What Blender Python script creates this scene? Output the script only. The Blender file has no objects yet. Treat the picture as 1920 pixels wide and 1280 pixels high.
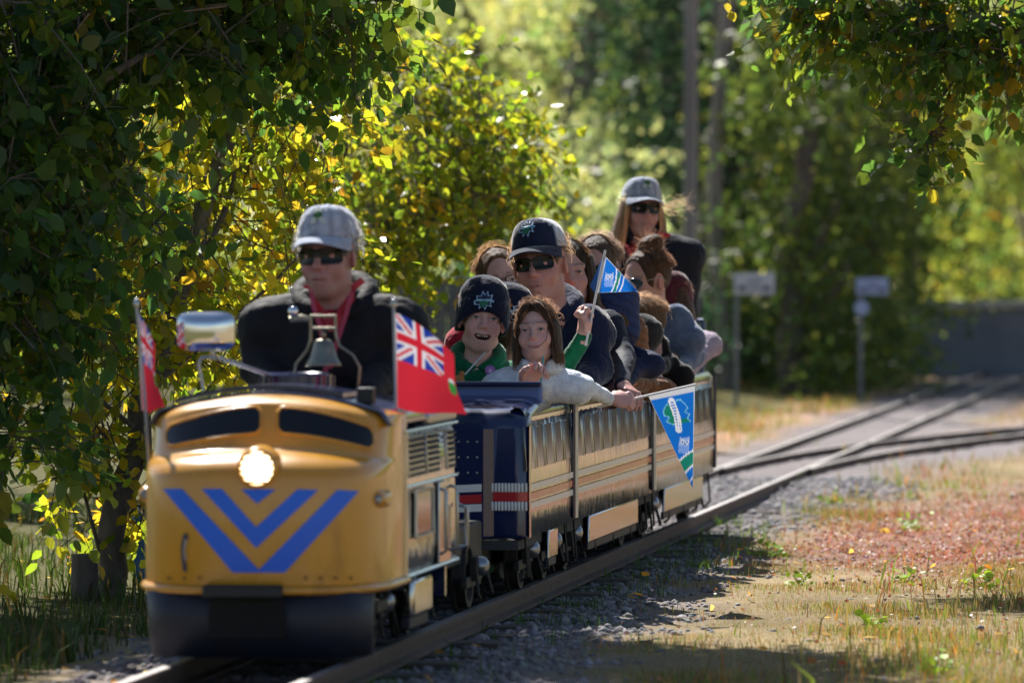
import bpy, bmesh, math, random
import numpy as np
from mathutils import Vector, Matrix, Euler

SC = bpy.context.scene
COL = SC.collection
R = math.radians
random.seed(7)
RNG = np.random.default_rng(7)

# ------------------------------------------------------------------ camera, sky, sun, exposure
CZ, RZ = 1.18, 0.07            # camera height, rail-top height above the ground
FPX, HOR = 10667.0, 473.0      # 200 mm lens on the 1920 px wide picture, horizon row
cam_d = bpy.data.cameras.new('camera')
cam = bpy.data.objects.new('camera', cam_d); COL.objects.link(cam)
cam.location = (0, 0, CZ)
cam.rotation_euler = (R(90) - math.atan((640 - HOR) / FPX), 0, 0)
cam_d.lens = 200; cam_d.sensor_width = 36; cam_d.clip_start = .5; cam_d.clip_end = 2000
cam_d.dof.use_dof = True; cam_d.dof.focus_distance = 19.6; cam_d.dof.aperture_fstop = 3.6
cam_d.dof.aperture_blades = 0
SC.camera = cam

SUN_EL, SUN_AZ = R(48), R(-18)   # azimuth measured from +Y towards +X
w = bpy.data.worlds.new('World'); SC.world = w; w.use_nodes = True
wn = w.node_tree; bg = wn.nodes['Background']
sky = wn.nodes.new('ShaderNodeTexSky'); sky.sky_type = 'NISHITA'; sky.sun_disc = False
sky.sun_elevation = SUN_EL; sky.sun_rotation = SUN_AZ; sky.air_density = 1.0; sky.dust_density = .6
wn.links.new(sky.outputs[0], bg.inputs[0]); bg.inputs[1].default_value = .06
sun_d = bpy.data.lights.new('sun', 'SUN'); sun = bpy.data.objects.new('sun', sun_d); COL.objects.link(sun)
sun_d.energy = 5.0; sun_d.angle = R(.53); sun_d.color = (1, .96, .90)
sd = Vector((math.sin(SUN_AZ) * math.cos(SUN_EL), math.cos(SUN_AZ) * math.cos(SUN_EL), math.sin(SUN_EL)))
sun.rotation_euler = sd.to_track_quat('Z', 'Y').to_euler(); sun.location = sd * 60

vs = SC.view_settings
vs.view_transform = 'Standard'; vs.look = 'None'; vs.exposure = 1.0; vs.gamma = 1; vs.use_curve_mapping = False
SC.render.engine = 'CYCLES'
SC.cycles.use_denoising = True
try: SC.cycles.denoiser = 'OPENIMAGEDENOISE'
except Exception: pass
SC.cycles.max_bounces = 8; SC.cycles.transmission_bounces = 6; SC.cycles.diffuse_bounces = 3
SC.cycles.glossy_bounces = 4; SC.cycles.transparent_max_bounces = 8
SC.cycles.caustics_reflective = False; SC.cycles.caustics_refractive = False
SC.cycles.sample_clamp_indirect = 6.0

# ------------------------------------------------------------------ measuring helpers
def W(px, py, Y):
    """A point of the photograph at depth Y, in metres."""
    s = FPX / Y
    return np.array([(px - 960) / s, Y, CZ - (py - HOR) / s])
HEAD = math.atan(.1415); SA, CA = math.sin(HEAD), math.cos(HEAD)
X0, Y0 = -.693, 15.3           # nose of the locomotive, on the track centre line
TM = Matrix.Translation((X0, Y0, RZ)) @ Matrix.Rotation(-HEAD, 4, 'Z')
def L(px, py, t):
    """Train coordinates (right, back, up from rail) of a photograph point at distance t behind the nose."""
    lat = 0.
    for _ in range(4):
        Y = Y0 + t * CA - lat * SA
        X = (px - 960) * Y / FPX
        lat = (X - X0 - t * SA) / CA
    return np.array([lat, t, CZ - RZ - (py - HOR) * Y / FPX])
def T2W(p):
    return np.array(TM @ Vector(p))
def trackx(Y): return X0 + (Y - Y0) * .1415

# ------------------------------------------------------------------ materials
MATS = {}
def _nodes(name):
    m = bpy.data.materials.new(name); m.use_nodes = True
    nt = m.node_tree; b = nt.nodes['Principled BSDF']
    return m, nt, b
def PM(name, col, rough=.5, metal=0., spec=.5, coat=0., var=0., vscale=8., bump=0., bscale=60., stretch=None, col2=None, sheen=0., attr=False, rvar=0., dirt=None):
    if name in MATS: return MATS[name]
    m, nt, b = _nodes(name)
    b.inputs['Roughness'].default_value = rough
    b.inputs['Metallic'].default_value = metal
    b.inputs['Specular IOR Level'].default_value = spec
    b.inputs['Coat Weight'].default_value = coat
    b.inputs['Coat Roughness'].default_value = .06
    b.inputs['Sheen Weight'].default_value = sheen
    tc = nt.nodes.new('ShaderNodeTexCoord'); mp = nt.nodes.new('ShaderNodeMapping')
    nt.links.new(tc.outputs['Object'], mp.inputs[0])
    if stretch: mp.inputs['Scale'].default_value = stretch
    src = None
    if attr:
        a = nt.nodes.new('ShaderNodeAttribute'); a.attribute_name = 'Col'; src = a.outputs['Color']
    else:
        b.inputs['Base Color'].default_value = (*col, 1)
    if var > 0 or col2:
        n = nt.nodes.new('ShaderNodeTexNoise'); n.inputs['Scale'].default_value = vscale; n.inputs['Detail'].default_value = 6
        nt.links.new(mp.outputs[0], n.inputs['Vector'])
        mix = nt.nodes.new('ShaderNodeMix'); mix.data_type = 'RGBA'
        if col2:
            rp = nt.nodes.new('ShaderNodeMapRange'); rp.inputs[1].default_value = .42; rp.inputs[2].default_value = .62
            nt.links.new(n.outputs[0], rp.inputs[0]); nt.links.new(rp.outputs[0], mix.inputs['Factor'])
            mix.inputs['A'].default_value = (*col, 1); mix.inputs['B'].default_value = (*col2, 1)
        else:
            mix.blend_type = 'MULTIPLY'; mix.inputs['Factor'].default_value = 1
            rp = nt.nodes.new('ShaderNodeMapRange'); rp.inputs[1].default_value = .3; rp.inputs[2].default_value = .7
            rp.inputs[3].default_value = 1 - var; rp.inputs[4].default_value = 1 + var * .6
            nt.links.new(n.outputs[0], rp.inputs[0])
            cv = nt.nodes.new('ShaderNodeCombineColor')
            for i in range(3): nt.links.new(rp.outputs[0], cv.inputs[i])
            nt.links.new(cv.outputs[0], mix.inputs['B'])
            if src: nt.links.new(src, mix.inputs['A'])
            else: mix.inputs['A'].default_value = (*col, 1)
        src = mix.outputs['Result']
        if rvar:
            rr = nt.nodes.new('ShaderNodeMapRange'); rr.inputs[1].default_value = .3; rr.inputs[2].default_value = .7
            rr.inputs[3].default_value = max(0, rough - rvar); rr.inputs[4].default_value = rough + rvar
            nt.links.new(n.outputs[0], rr.inputs[0]); nt.links.new(rr.outputs[0], b.inputs['Roughness'])
    if dirt:
        n = nt.nodes.new('ShaderNodeTexNoise'); n.inputs['Scale'].default_value = dirt[1]; n.inputs['Detail'].default_value = 8; n.inputs['Roughness'].default_value = .7
        nt.links.new(mp.outputs[0], n.inputs['Vector'])
        rp = nt.nodes.new('ShaderNodeMapRange'); rp.inputs[1].default_value = dirt[2]; rp.inputs[2].default_value = dirt[2] + .12
        rp.inputs[4].default_value = dirt[3]
        nt.links.new(n.outputs[0], rp.inputs[0])
        mix = nt.nodes.new('ShaderNodeMix'); mix.data_type = 'RGBA'
        nt.links.new(rp.outputs[0], mix.inputs['Factor'])
        if src: nt.links.new(src, mix.inputs['A'])
        else: mix.inputs['A'].default_value = (*col, 1)
        mix.inputs['B'].default_value = (*dirt[0], 1); src = mix.outputs['Result']
    if src: nt.links.new(src, b.inputs['Base Color'])
    if bump:
        n = nt.nodes.new('ShaderNodeTexNoise'); n.inputs['Scale'].default_value = bscale; n.inputs['Detail'].default_value = 4
        nt.links.new(mp.outputs[0], n.inputs['Vector'])
        bp = nt.nodes.new('ShaderNodeBump'); bp.inputs['Strength'].default_value = bump; bp.inputs['Distance'].default_value = .01
        nt.links.new(n.outputs[0], bp.inputs['Height']); nt.links.new(bp.outputs[0], b.inputs['Normal'])
    MATS[name] = m
    return m
def leaf_mat(name, trans=.5, rough=.38, gain=1.6, spec=.4, tint=(1.12, 1.05, .5)):
    m, nt, b = _nodes(name)
    a = nt.nodes.new('ShaderNodeAttribute'); a.attribute_name = 'Col'
    nt.links.new(a.outputs['Color'], b.inputs['Base Color'])
    b.inputs['Roughness'].default_value = rough; b.inputs['Specular IOR Level'].default_value = spec
    t = nt.nodes.new('ShaderNodeBsdfTranslucent')
    mu = nt.nodes.new('ShaderNodeMix'); mu.data_type = 'RGBA'; mu.blend_type = 'MULTIPLY'; mu.inputs['Factor'].default_value = 1
    mu.inputs['B'].default_value = (gain * tint[0], gain * tint[1], gain * tint[2], 1)
    nt.links.new(a.outputs['Color'], mu.inputs['A']); nt.links.new(mu.outputs['Result'], t.inputs['Color'])
    mx = nt.nodes.new('ShaderNodeMixShader'); mx.inputs[0].default_value = trans
    nt.links.new(b.outputs[0], mx.inputs[1]); nt.links.new(t.outputs[0], mx.inputs[2])
    nt.links.new(mx.outputs[0], nt.nodes['Material Output'].inputs['Surface'])
    return m
def cloth_thin(name):
    """thin printed cloth: lets some light through"""
    m = leaf_mat(name, trans=.35, rough=.8, gain=1.0, spec=.15)
    for n in m.node_tree.nodes:
        if n.type == 'MIX': n.inputs['B'].default_value = (1, 1, 1, 1)
    return m
def emit(name, col, st):
    m, nt, b = _nodes(name)
    b.inputs['Base Color'].default_value = (*col, 1); b.inputs['Emission Color'].default_value = (*col, 1); b.inputs['Emission Strength'].default_value = st
    return m

# ------------------------------------------------------------------ object helpers
def tag(o, label=None, cat=None, group=None, kind=None):
    if label: o['label'] = label
    if cat: o['category'] = cat
    if group: o['group'] = group
    if kind: o['kind'] = kind
    return o
def link(o, parent=None):
    COL.objects.link(o)
    if parent is not None: o.parent = parent
    return o
def empty(name, mat=None, label=None, cat=None, group=None):
    o = bpy.data.objects.new(name, None); COL.objects.link(o); o.empty_display_size = .1
    if mat is not None: o.matrix_world = mat
    return tag(o, label, cat, group)
def np_mesh(name, V, faces_idx, nper, mats=(), colors=None, smooth=True, matidx=None):
    """mesh from arrays: faces_idx (M, nper)"""
    V = np.asarray(V, np.float32); F = np.asarray(faces_idx, np.int32)
    me = bpy.data.meshes.new(name)
    me.vertices.add(len(V)); me.vertices.foreach_set('co', V.ravel())
    me.loops.add(F.size); me.loops.foreach_set('vertex_index', F.ravel())
    me.polygons.add(len(F)); me.polygons.foreach_set('loop_start', np.arange(0, F.size, nper, dtype=np.int32))
    try: me.polygons.foreach_set('loop_total', np.full(len(F), nper, np.int32))
    except Exception: pass
    for m in mats: me.materials.append(m)
    if matidx is not None: me.polygons.foreach_set('material_index', np.asarray(matidx, np.int32))
    me.update(calc_edges=True); me.validate()
    if smooth: me.shade_smooth()
    if colors is not None:
        ca = me.color_attributes.new('Col', 'FLOAT_COLOR', 'POINT')
        c = np.ones((len(V), 4), np.float32); c[:, :3] = colors; ca.data.foreach_set('color', c.ravel())
    return me
class MB:
    def __init__(s): s.v = []; s.f = []; s.mi = []; s.cur = 0
    def add(s, V, F):
        o = len(s.v); s.v += [tuple(map(float, p)) for p in V]
        for f in F: s.f.append(tuple(i + o for i in f)); s.mi.append(s.cur)
        return s
    def box(s, c, d, rot=None):
        hx, hy, hz = d[0] / 2, d[1] / 2, d[2] / 2
        V = [Vector((x, y, z)) for x in (-hx, hx) for y in (-hy, hy) for z in (-hz, hz)]
        if rot is not None: V = [rot @ p for p in V]
        c = Vector(c); V = [p + c for p in V]
        return s.add(V, [(0, 1, 3, 2), (4, 6, 7, 5), (0, 4, 5, 1), (2, 3, 7, 6), (0, 2, 6, 4), (1, 5, 7, 3)])
    def tube(s, pts, r, n=8, cap=True, flat=None):
        pts = [Vector(p) for p in pts]; m = len(pts)
        rs = r if hasattr(r, '__len__') else [r] * m
        V = []; F = []; up = None
        for i, p in enumerate(pts):
            d = (pts[min(i + 1, m - 1)] - pts[max(i - 1, 0)]); d.normalize()
            if up is None:
                up = Vector((0, 0, 1)) if abs(d.z) < .9 else Vector((1, 0, 0))
            a = d.cross(up); a.normalize(); b = a.cross(d); b.normalize(); up = b
            for k in range(n):
                an = 2 * math.pi * k / n
                V.append(p + (a * math.cos(an) * (flat or 1) + b * math.sin(an)) * rs[i])
        for i in range(m - 1):
            for k in range(n):
                F.append((i * n + k, i * n + (k + 1) % n, (i + 1) * n + (k + 1) % n, (i + 1) * n + k))
        if cap: F.append(tuple(range(n - 1, -1, -1))); F.append(tuple(range((m - 1) * n, m * n)))
        return s.add(V, F)
    def lathe(s, prof, n=24, M=None, sx=1, sy=1, cap0=True, cap1=True):
        M = M or Matrix(); V = []; F = []
        for (r, z) in prof:
            for k in range(n):
                an = 2 * math.pi * k / n
                V.append(M @ Vector((r * math.cos(an) * sx, r * math.sin(an) * sy, z)))
        m = len(prof)
        for i in range(m - 1):
            for k in range(n):
                F.append((i * n + k, i * n + (k + 1) % n, (i + 1) * n + (k + 1) % n, (i + 1) * n + k))
        if cap0: F.append(tuple(range(n - 1, -1, -1)))
        if cap1: F.append(tuple(range((m - 1) * n, m * n)))
        return s.add(V, F)
    def grid(s, P, thick=None):
        """P: (nu, nv, 3); thick: offset vector for a back side"""
        P = np.asarray(P, float); nu, nv = P.shape[:2]
        F = [(i * nv + j, (i + 1) * nv + j, (i + 1) * nv + j + 1, i * nv + j + 1) for i in range(nu - 1) for j in range(nv - 1)]
        if thick is None: return s.add(P.reshape(-1, 3), F)
        Q = P + np.asarray(thick, float); o = nu * nv
        F2 = [tuple(o + k for k in reversed(f)) for f in F]
        def e(a, b): return (a, a + o, b + o, b)
        for i in range(nu - 1): F2 += [e(i * nv, (i + 1) * nv)[::-1], e(i * nv + nv - 1, (i + 1) * nv + nv - 1)]
        for j in range(nv - 1): F2 += [e(j, j + 1), e((nu - 1) * nv + j, (nu - 1) * nv + j + 1)[::-1]]
        return s.add(np.concatenate([P.reshape(-1, 3), Q.reshape(-1, 3)]), F + F2)
    def prism(s, poly, axis, a0, a1):
        """polygon in the plane normal to axis (0 x, 1 y, 2 z), extruded a0..a1"""
        def mk(p, a):
            q = list(p); q.insert(axis, a); return q
        n = len(poly); V = [mk(p, a0) for p in poly] + [mk(p, a1) for p in poly]
        F = [tuple(range(n))[::-1], tuple(range(n, 2 * n))] + [(i, (i + 1) % n, (i + 1) % n + n, i + n) for i in range(n)]
        return s.add(V, F)
    def mesh(s, name, mats, smooth=35):
        me = bpy.data.meshes.new(name); me.from_pydata(s.v, [], s.f)
        for m in (mats if isinstance(mats, (list, tuple)) else [mats]): me.materials.append(m)
        me.polygons.foreach_set('material_index', np.array(s.mi, np.int32))
        me.update(); me.validate()
        if smooth:
            me.shade_smooth()
            try: me.set_sharp_from_angle(angle=R(smooth))
            except Exception: pass
        return me
    def build(s, name, mats, parent=None, smooth=35, bevel=0, solid=0, fixn=True):
        me = s.mesh(name, mats, smooth)
        if fixn:
            bm = bmesh.new(); bm.from_mesh(me); bmesh.ops.recalc_face_normals(bm, faces=bm.faces); bm.to_mesh(me); bm.free()
        o = link(bpy.data.objects.new(name, me), parent)
        if solid:
            md = o.modifiers.new('s', 'SOLIDIFY'); md.thickness = solid; md.offset = -1
        if bevel:
            md = o.modifiers.new('b', 'BEVEL'); md.width = bevel; md.segments = 2; md.limit_method = 'ANGLE'
        return o
def obj(name, me, parent=None):
    return link(bpy.data.objects.new(name, me), parent)
def copy_tree(o, parent=None):
    c = o.copy(); COL.objects.link(c); c.parent = parent
    for ch in o.children: copy_tree(ch, c)
    return c
def vnoise(P, seed=0, f=1.):
    """cheap smooth noise from sines, -1..1"""
    r = np.random.default_rng(seed); out = 0
    P = np.asarray(P, float)
    for i in range(5):
        k = r.normal(size=P.shape[-1]) * f * (1 + .5 * i); out = out + np.sin(P @ k + r.uniform(0, 6.28)) / (1 + .35 * i)
    return out / 2.6
def sstep(a, b, x):
    t = np.clip((np.asarray(x, float) - a) / (b - a), 0, 1); return t * t * (3 - 2 * t)
# ------------------------------------------------------------------ blended-volume surfaces (bodies, hair, hoods)
class Vol:
    def __init__(s, lo, hi, res, groups=1):
        s.lo = np.array(lo, np.float32); s.res = res
        s.n = np.maximum(np.ceil((np.array(hi) - s.lo) / res).astype(int) + 1, 4)
        s.D = [np.full(tuple(s.n), .3, np.float32) for _ in range(groups)]
    def _sl(s, lo, hi):
        a = np.clip(np.floor((np.array(lo) - s.lo) / s.res).astype(int), 0, s.n - 1)
        b = np.clip(np.ceil((np.array(hi) - s.lo) / s.res).astype(int) + 1, 1, s.n)
        if np.any(b - a < 1): return None, None
        sl = tuple(slice(int(i), int(j)) for i, j in zip(a, b))
        ax = [s.lo[i] + s.res * np.arange(a[i], b[i], dtype=np.float32) for i in range(3)]
        return sl, np.meshgrid(*ax, indexing='ij')
    def _put(s, sl, d, k, g, sub):
        A = s.D[g][sl]
        if sub:
            d = -d; h = np.maximum(k - np.abs(A - d), 0) / k; s.D[g][sl] = np.maximum(A, d) + h * h * k / 4
        else:
            h = np.maximum(k - np.abs(A - d), 0) / k; s.D[g][sl] = np.minimum(A, d) - h * h * k / 4
    def ell(s, c, r, k=.012, g=0, sub=False, rot=None):
        c = np.array(c, float); r = np.array(r, float) if hasattr(r, '__len__') else np.array([r] * 3, float)
        m = r.max() if rot is not None else r
        sl, X = s._sl(c - m - k - 3 * s.res, c + m + k + 3 * s.res)
        if sl is None: return s
        p = [X[i] - c[i] for i in range(3)]
        if rot is not None:
            M = np.array(rot.transposed().to_3x3()); p = [M[i, 0] * p[0] + M[i, 1] * p[1] + M[i, 2] * p[2] for i in range(3)]
        k0 = np.sqrt(sum((p[i] / r[i]) ** 2 for i in range(3))) + 1e-6
        k1 = np.sqrt(sum((p[i] / r[i] ** 2) ** 2 for i in range(3))) + 1e-6
        s._put(sl, (k0 * (k0 - 1) / k1).astype(np.float32), k, g, sub); return s
    def cap(s, a, b, ra, rb=None, k=.012, g=0, sub=False):
        a = np.array(a, float); b = np.array(b, float); rb = ra if rb is None else rb; m = max(ra, rb)
        sl, X = s._sl(np.minimum(a, b) - m - k - 3 * s.res, np.maximum(a, b) + m + k + 3 * s.res)
        if sl is None: return s
        ab = b - a; q = float(ab @ ab) + 1e-9
        p = [X[i] - a[i] for i in range(3)]
        t = np.clip((p[0] * ab[0] + p[1] * ab[1] + p[2] * ab[2]) / q, 0, 1)
        d = np.sqrt(sum((p[i] - t * ab[i]) ** 2 for i in range(3))) - (ra + (rb - ra) * t)
        s._put(sl, d.astype(np.float32), k, g, sub); return s
    def chain(s, pts, rs, k=.015, g=0):
        for i in range(len(pts) - 1): s.cap(pts[i], pts[i + 1], rs[i], rs[i + 1], k, g)
        return s
    def surf(s):
        """surface nets -> V (n,3), quads (m,4), group index per vertex"""
        D = s.D[0]
        for e in s.D[1:]: D = np.minimum(D, e)
        S = D < 0
        cnt = np.zeros(tuple(s.n - 1), np.int8)
        offs = [(i, j, k) for i in (0, 1) for j in (0, 1) for k in (0, 1)]
        def sh(A, o): return A[o[0]:A.shape[0] - 1 + o[0], o[1]:A.shape[1] - 1 + o[1], o[2]:A.shape[2] - 1 + o[2]]
        for o in offs: cnt += sh(S, o)
        act = (cnt > 0) & (cnt < 8); idx = np.argwhere(act)
        vid = np.full(act.shape, -1, np.int32); vid[act] = np.arange(len(idx))
        val = np.stack([D[idx[:, 0] + o[0], idx[:, 1] + o[1], idx[:, 2] + o[2]] for o in offs], 1)
        pos = np.zeros((len(idx), 3)); c = np.zeros(len(idx))
        for a in range(8):
            for b in range(a + 1, 8):
                if sum(x != y for x, y in zip(offs[a], offs[b])) != 1: continue
                va, vb = val[:, a], val[:, b]; m = (va < 0) != (vb < 0)
                t = np.where(m, va / np.where(va - vb == 0, 1, va - vb), 0)
                P = np.array(offs[a], float) + t[:, None] * (np.array(offs[b], float) - np.array(offs[a], float))
                pos += np.where(m[:, None], P, 0); c += m
        V = s.lo + s.res * (idx + pos / c[:, None])
        Q = []
        n = s.n
        for ax in range(3):
            u, v = (ax + 1) % 3, (ax + 2) % 3
            sl0 = [slice(1, n[i] - 1) for i in range(3)]; sl0[ax] = slice(0, n[ax] - 1)
            sl1 = list(sl0); sl1[ax] = slice(1, n[ax])
            A = S[tuple(sl0)]; B = S[tuple(sl1)]
            e = np.argwhere(A != B); base = e.copy()
            for i in (u, v): base[:, i] += 1
            fl = A[tuple(e.T)]
            def cell(du, dv):
                q = base.copy(); q[:, u] -= du; q[:, v] -= dv; return vid[tuple(q.T)]
            q = np.stack([cell(1, 1), cell(0, 1), cell(0, 0), cell(1, 0)], 1)
            q[~fl] = q[~fl][:, ::-1]; Q.append(q)
        Q = np.concatenate(Q); Q = Q[(Q >= 0).all(1)]
        g = np.zeros(len(V), int)
        if len(s.D) > 1:
            cc = np.stack([np.mean([E[idx[:, 0] + o[0], idx[:, 1] + o[1], idx[:, 2] + o[2]] for o in offs], 0) for E in s.D], 1); g = cc.argmin(1)
        return V, Q, g
def smooth_v(V, Q, it=2, lam=.5):
    E = np.concatenate([Q[:, [0, 1]], Q[:, [1, 2]], Q[:, [2, 3]], Q[:, [3, 0]]]); E = np.concatenate([E, E[:, ::-1]])
    cnt = np.bincount(E[:, 0], minlength=len(V))[:, None] + 1e-6
    for _ in range(it):
        S = np.stack([np.bincount(E[:, 0], weights=V[E[:, 1], i], minlength=len(V)) for i in range(3)], 1)
        V = V + lam * (S / cnt - V)
    return V
def xf(V, M):
    A = np.array(M); return V @ A[:3, :3].T + A[:3, 3]

SKIN = PM('skin', (.5, .3, .22), rough=.48, spec=.35, attr=True, var=.05, vscale=60, bump=.05, bscale=220)
for n_ in SKIN.node_tree.nodes:
    if n_.type == 'BSDF_PRINCIPLED':
        n_.inputs['Subsurface Weight'].default_value = .12; n_.inputs['Subsurface Radius'].default_value = (.012, .005, .003)
CLOTH = PM('woven_cloth', (.1, .1, .1), rough=.9, spec=.15, attr=True, var=.2, vscale=45, bump=.6, bscale=60, sheen=.15)
NYLON = PM('nylon_shell', (.1, .1, .1), rough=.72, spec=.22, attr=True, var=.12, vscale=25, bump=.5, bscale=35)
HAIRM = PM('hair', (.1, .06, .03), rough=.55, spec=.3, attr=True, var=.25, vscale=70, bump=.5, bscale=160, stretch=(1, 1, .15))
def back_glow(m, fac, gain):
    nt = m.node_tree; b = nt.nodes['Principled BSDF']; t = nt.nodes.new('ShaderNodeBsdfTranslucent'); mx = nt.nodes.new('ShaderNodeMixShader'); mx.inputs[0].default_value = fac
    a = nt.nodes.new('ShaderNodeAttribute'); a.attribute_name = 'Col'; mu = nt.nodes.new('ShaderNodeMix'); mu.data_type = 'RGBA'; mu.blend_type = 'MULTIPLY'; mu.inputs['Factor'].default_value = 1; mu.inputs['B'].default_value = (gain, gain, gain, 1)
    nt.links.new(a.outputs['Color'], mu.inputs['A']); nt.links.new(mu.outputs['Result'], t.inputs['Color'])
    nt.links.new(b.outputs[0], mx.inputs[1]); nt.links.new(t.outputs[0], mx.inputs[2]); nt.links.new(mx.outputs[0], nt.nodes['Material Output'].inputs['Surface'])
back_glow(HAIRM, .35, 3.0)
for m_, w_s in ((CLOTH, .5), (NYLON, .05), (HAIRM, .4)):
    b_ = m_.node_tree.nodes['Principled BSDF']; b_.inputs['Sheen Weight'].default_value = w_s; b_.inputs['Sheen Roughness'].default_value = .35
GLASSD = PM('dark_lens', (.008, .008, .009), rough=.16, spec=.22)
FRAMEB = PM('black_plastic', (.015, .014, .016), rough=.3)
EYEW = PM('eye_white', (.55, .5, .48), rough=.25)
EYED = PM('eye_dark', (.03, .02, .015), rough=.15)
MOUTHD = PM('mouth_inside', (.09, .015, .015), rough=.4)
TEETH = PM('teeth', (.62, .58, .5), rough=.3)

def head_geo(sc, skin, lips=(.42, .16, .14), brow=(.12, .07, .04), kid=False, fem=False, old=False, smile=.4, neckr=.052, hood=False, wide=1., res=.0048):
    """head and neck in head coordinates (face looks to -y), metres"""
    v = Vol((-.115, -.15, -.2), (.115, .12, .13), res)
    jw = (.060 if not (fem or kid) else .054) * wide
    v.ell((0, .012, .032), (.076 * wide, .096, .088))
    v.ell((0, -.022, -.035), (jw, .072, .086 if not kid else .078), k=.02)
    v.ell((0, -.066, -.096 if not kid else -.086), (.026 if not fem else .02, .023, .02), k=.03)
    v.cap((-.047 * wide, -.01, -.075), (-.016, -.06, -.1), .015, .014, k=.03).cap((.047 * wide, -.01, -.075), (.016, -.06, -.1), .015, .014, k=.03)
    for sx in (-1, 1):
        v.ell((sx * .036 * wide, -.062, -.034), (.024, .024, .026), k=.025)
        v.cap((sx * .014, -.087, .021), (sx * .05, -.068, .022), .011 if not fem and not kid else .007, .007, k=.02)
        v.ell((sx * .032, -.1, .001), (.019, .016, .0125), k=.014, sub=True)
        v.ell((sx * .032, -.08, .001), (.0135, .011, .0105), k=.006)
        v.ell((sx * (.076 * wide), .006, -.008), (.009, .019, .031), k=.006, rot=Matrix.Rotation(sx * .35, 3, 'Z'))
        v.ell((sx * (.084 * wide), .002, -.006), (.005, .011, .02), k=.005, sub=True)
        v.cap((sx * .02, -.092, -.035), (sx * .03, -.082, -.062), .004, .003, k=.006, sub=True) if old else None
    nz = .85 if kid else 1.
    v.cap((0, -.088, .012), (0, -.088 - .024 * nz, -.028), .0075, .0115 * nz, k=.014)
    v.ell((-.0115, -.1, -.031), (.0075, .009, .0065), k=.008).ell((.0115, -.1, -.031), (.0075, .009, .0065), k=.008)
    mw = .021 + .006 * smile; lift = .006 * smile
    v.ell((0, -.085, -.064), (.026, .014, .022), k=.02)
    v.chain([(-mw, -.083, -.064 + lift), (-.008, -.0965, -.0605), (0, -.097, -.062), (.008, -.0965, -.0605), (mw, -.083, -.064 + lift)], [.003, .0055, .005, .0055, .003], k=.008)
    v.chain([(-mw * .85, -.084, -.069 + lift * .5), (0, -.095, -.0735), (mw * .85, -.084, -.069 + lift * .5)], [.003, .0068, .003], k=.008)
    v.chain([(-mw, -.09, -.0665 + lift), (0, -.1035, -.0672), (mw, -.09, -.0665 + lift)], [.0018, .0022, .0018], k=.003) if False else None
    if smile > .8:
        v.ell((0, -.098, -.068), (.024, .03, .0095), k=.004, sub=True); v.ell((-.019, -.085, -.0625), (.011, .02, .006), k=.004, sub=True); v.ell((.019, -.085, -.0625), (.011, .02, .006), k=.004, sub=True)
    else:
        for t in np.linspace(-1, 1, 7):
            v.ell((t * mw, -.0995 + .014 * t * t, -.067 + lift * t * t), (.005, .004, .0016), k=.003, sub=True)
    v.cap((0, .018, -.06), (0, .034, -.21), neckr, neckr * 1.08, k=.03)
    V, Q, _ = v.surf(); V = smooth_v(V, Q, 1, .35)
    x, y, z = V.T
    c = np.tile(np.array(skin, float), (len(V), 1))
    nb = vnoise(V, 3, 40)[:, None]
    c *= 1 + .07 * nb + .05 * vnoise(V, 8, 140)[:, None]; c *= 1 + np.array((0, -.06, -.04)) * vnoise(V, 9, 60)[:, None]
    red = np.exp(-(((np.abs(x) - .04) / .022) ** 2 + ((z + .035) / .024) ** 2)) * (y < -.03) * .45
    red += np.exp(-((x / .014) ** 2 + ((z + .03) / .016) ** 2)) * (y < -.09) * .4
    red += (np.abs(x) > .073 * wide) * (np.abs(z) < .05) * .4
    c *= np.stack([1 + .12 * red, 1 - .28 * red, 1 - .22 * red], 1)
    lz = -.067 + lift * (x / mw) ** 2
    lip = np.exp(-((z - lz) / .0075) ** 4) * (np.abs(x) < mw) * (y < -.078)
    c = c * (1 - .7 * lip[:, None]) + np.array(lips) * .7 * lip[:, None]
    bz = .027 + .004 * (1 - ((np.abs(x) - .033) / .022) ** 2)
    br = np.exp(-((z - bz) / .0038) ** 4) * (np.abs(np.abs(x) - .034) < .021) * (y < -.05)
    c = c * (1 - .5 * br[:, None]) + np.array(brow) * .5 * br[:, None]
    if smile > .8:
        mo = (((x / .0255) ** 2 + ((z + .0675) / .0102) ** 2) < 1) * (y < -.05) * (y > -.0935 + .25 * np.abs(x) * .5)
        c[mo > 0] = (.1, .02, .02)
    return V * sc, Q, c
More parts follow.
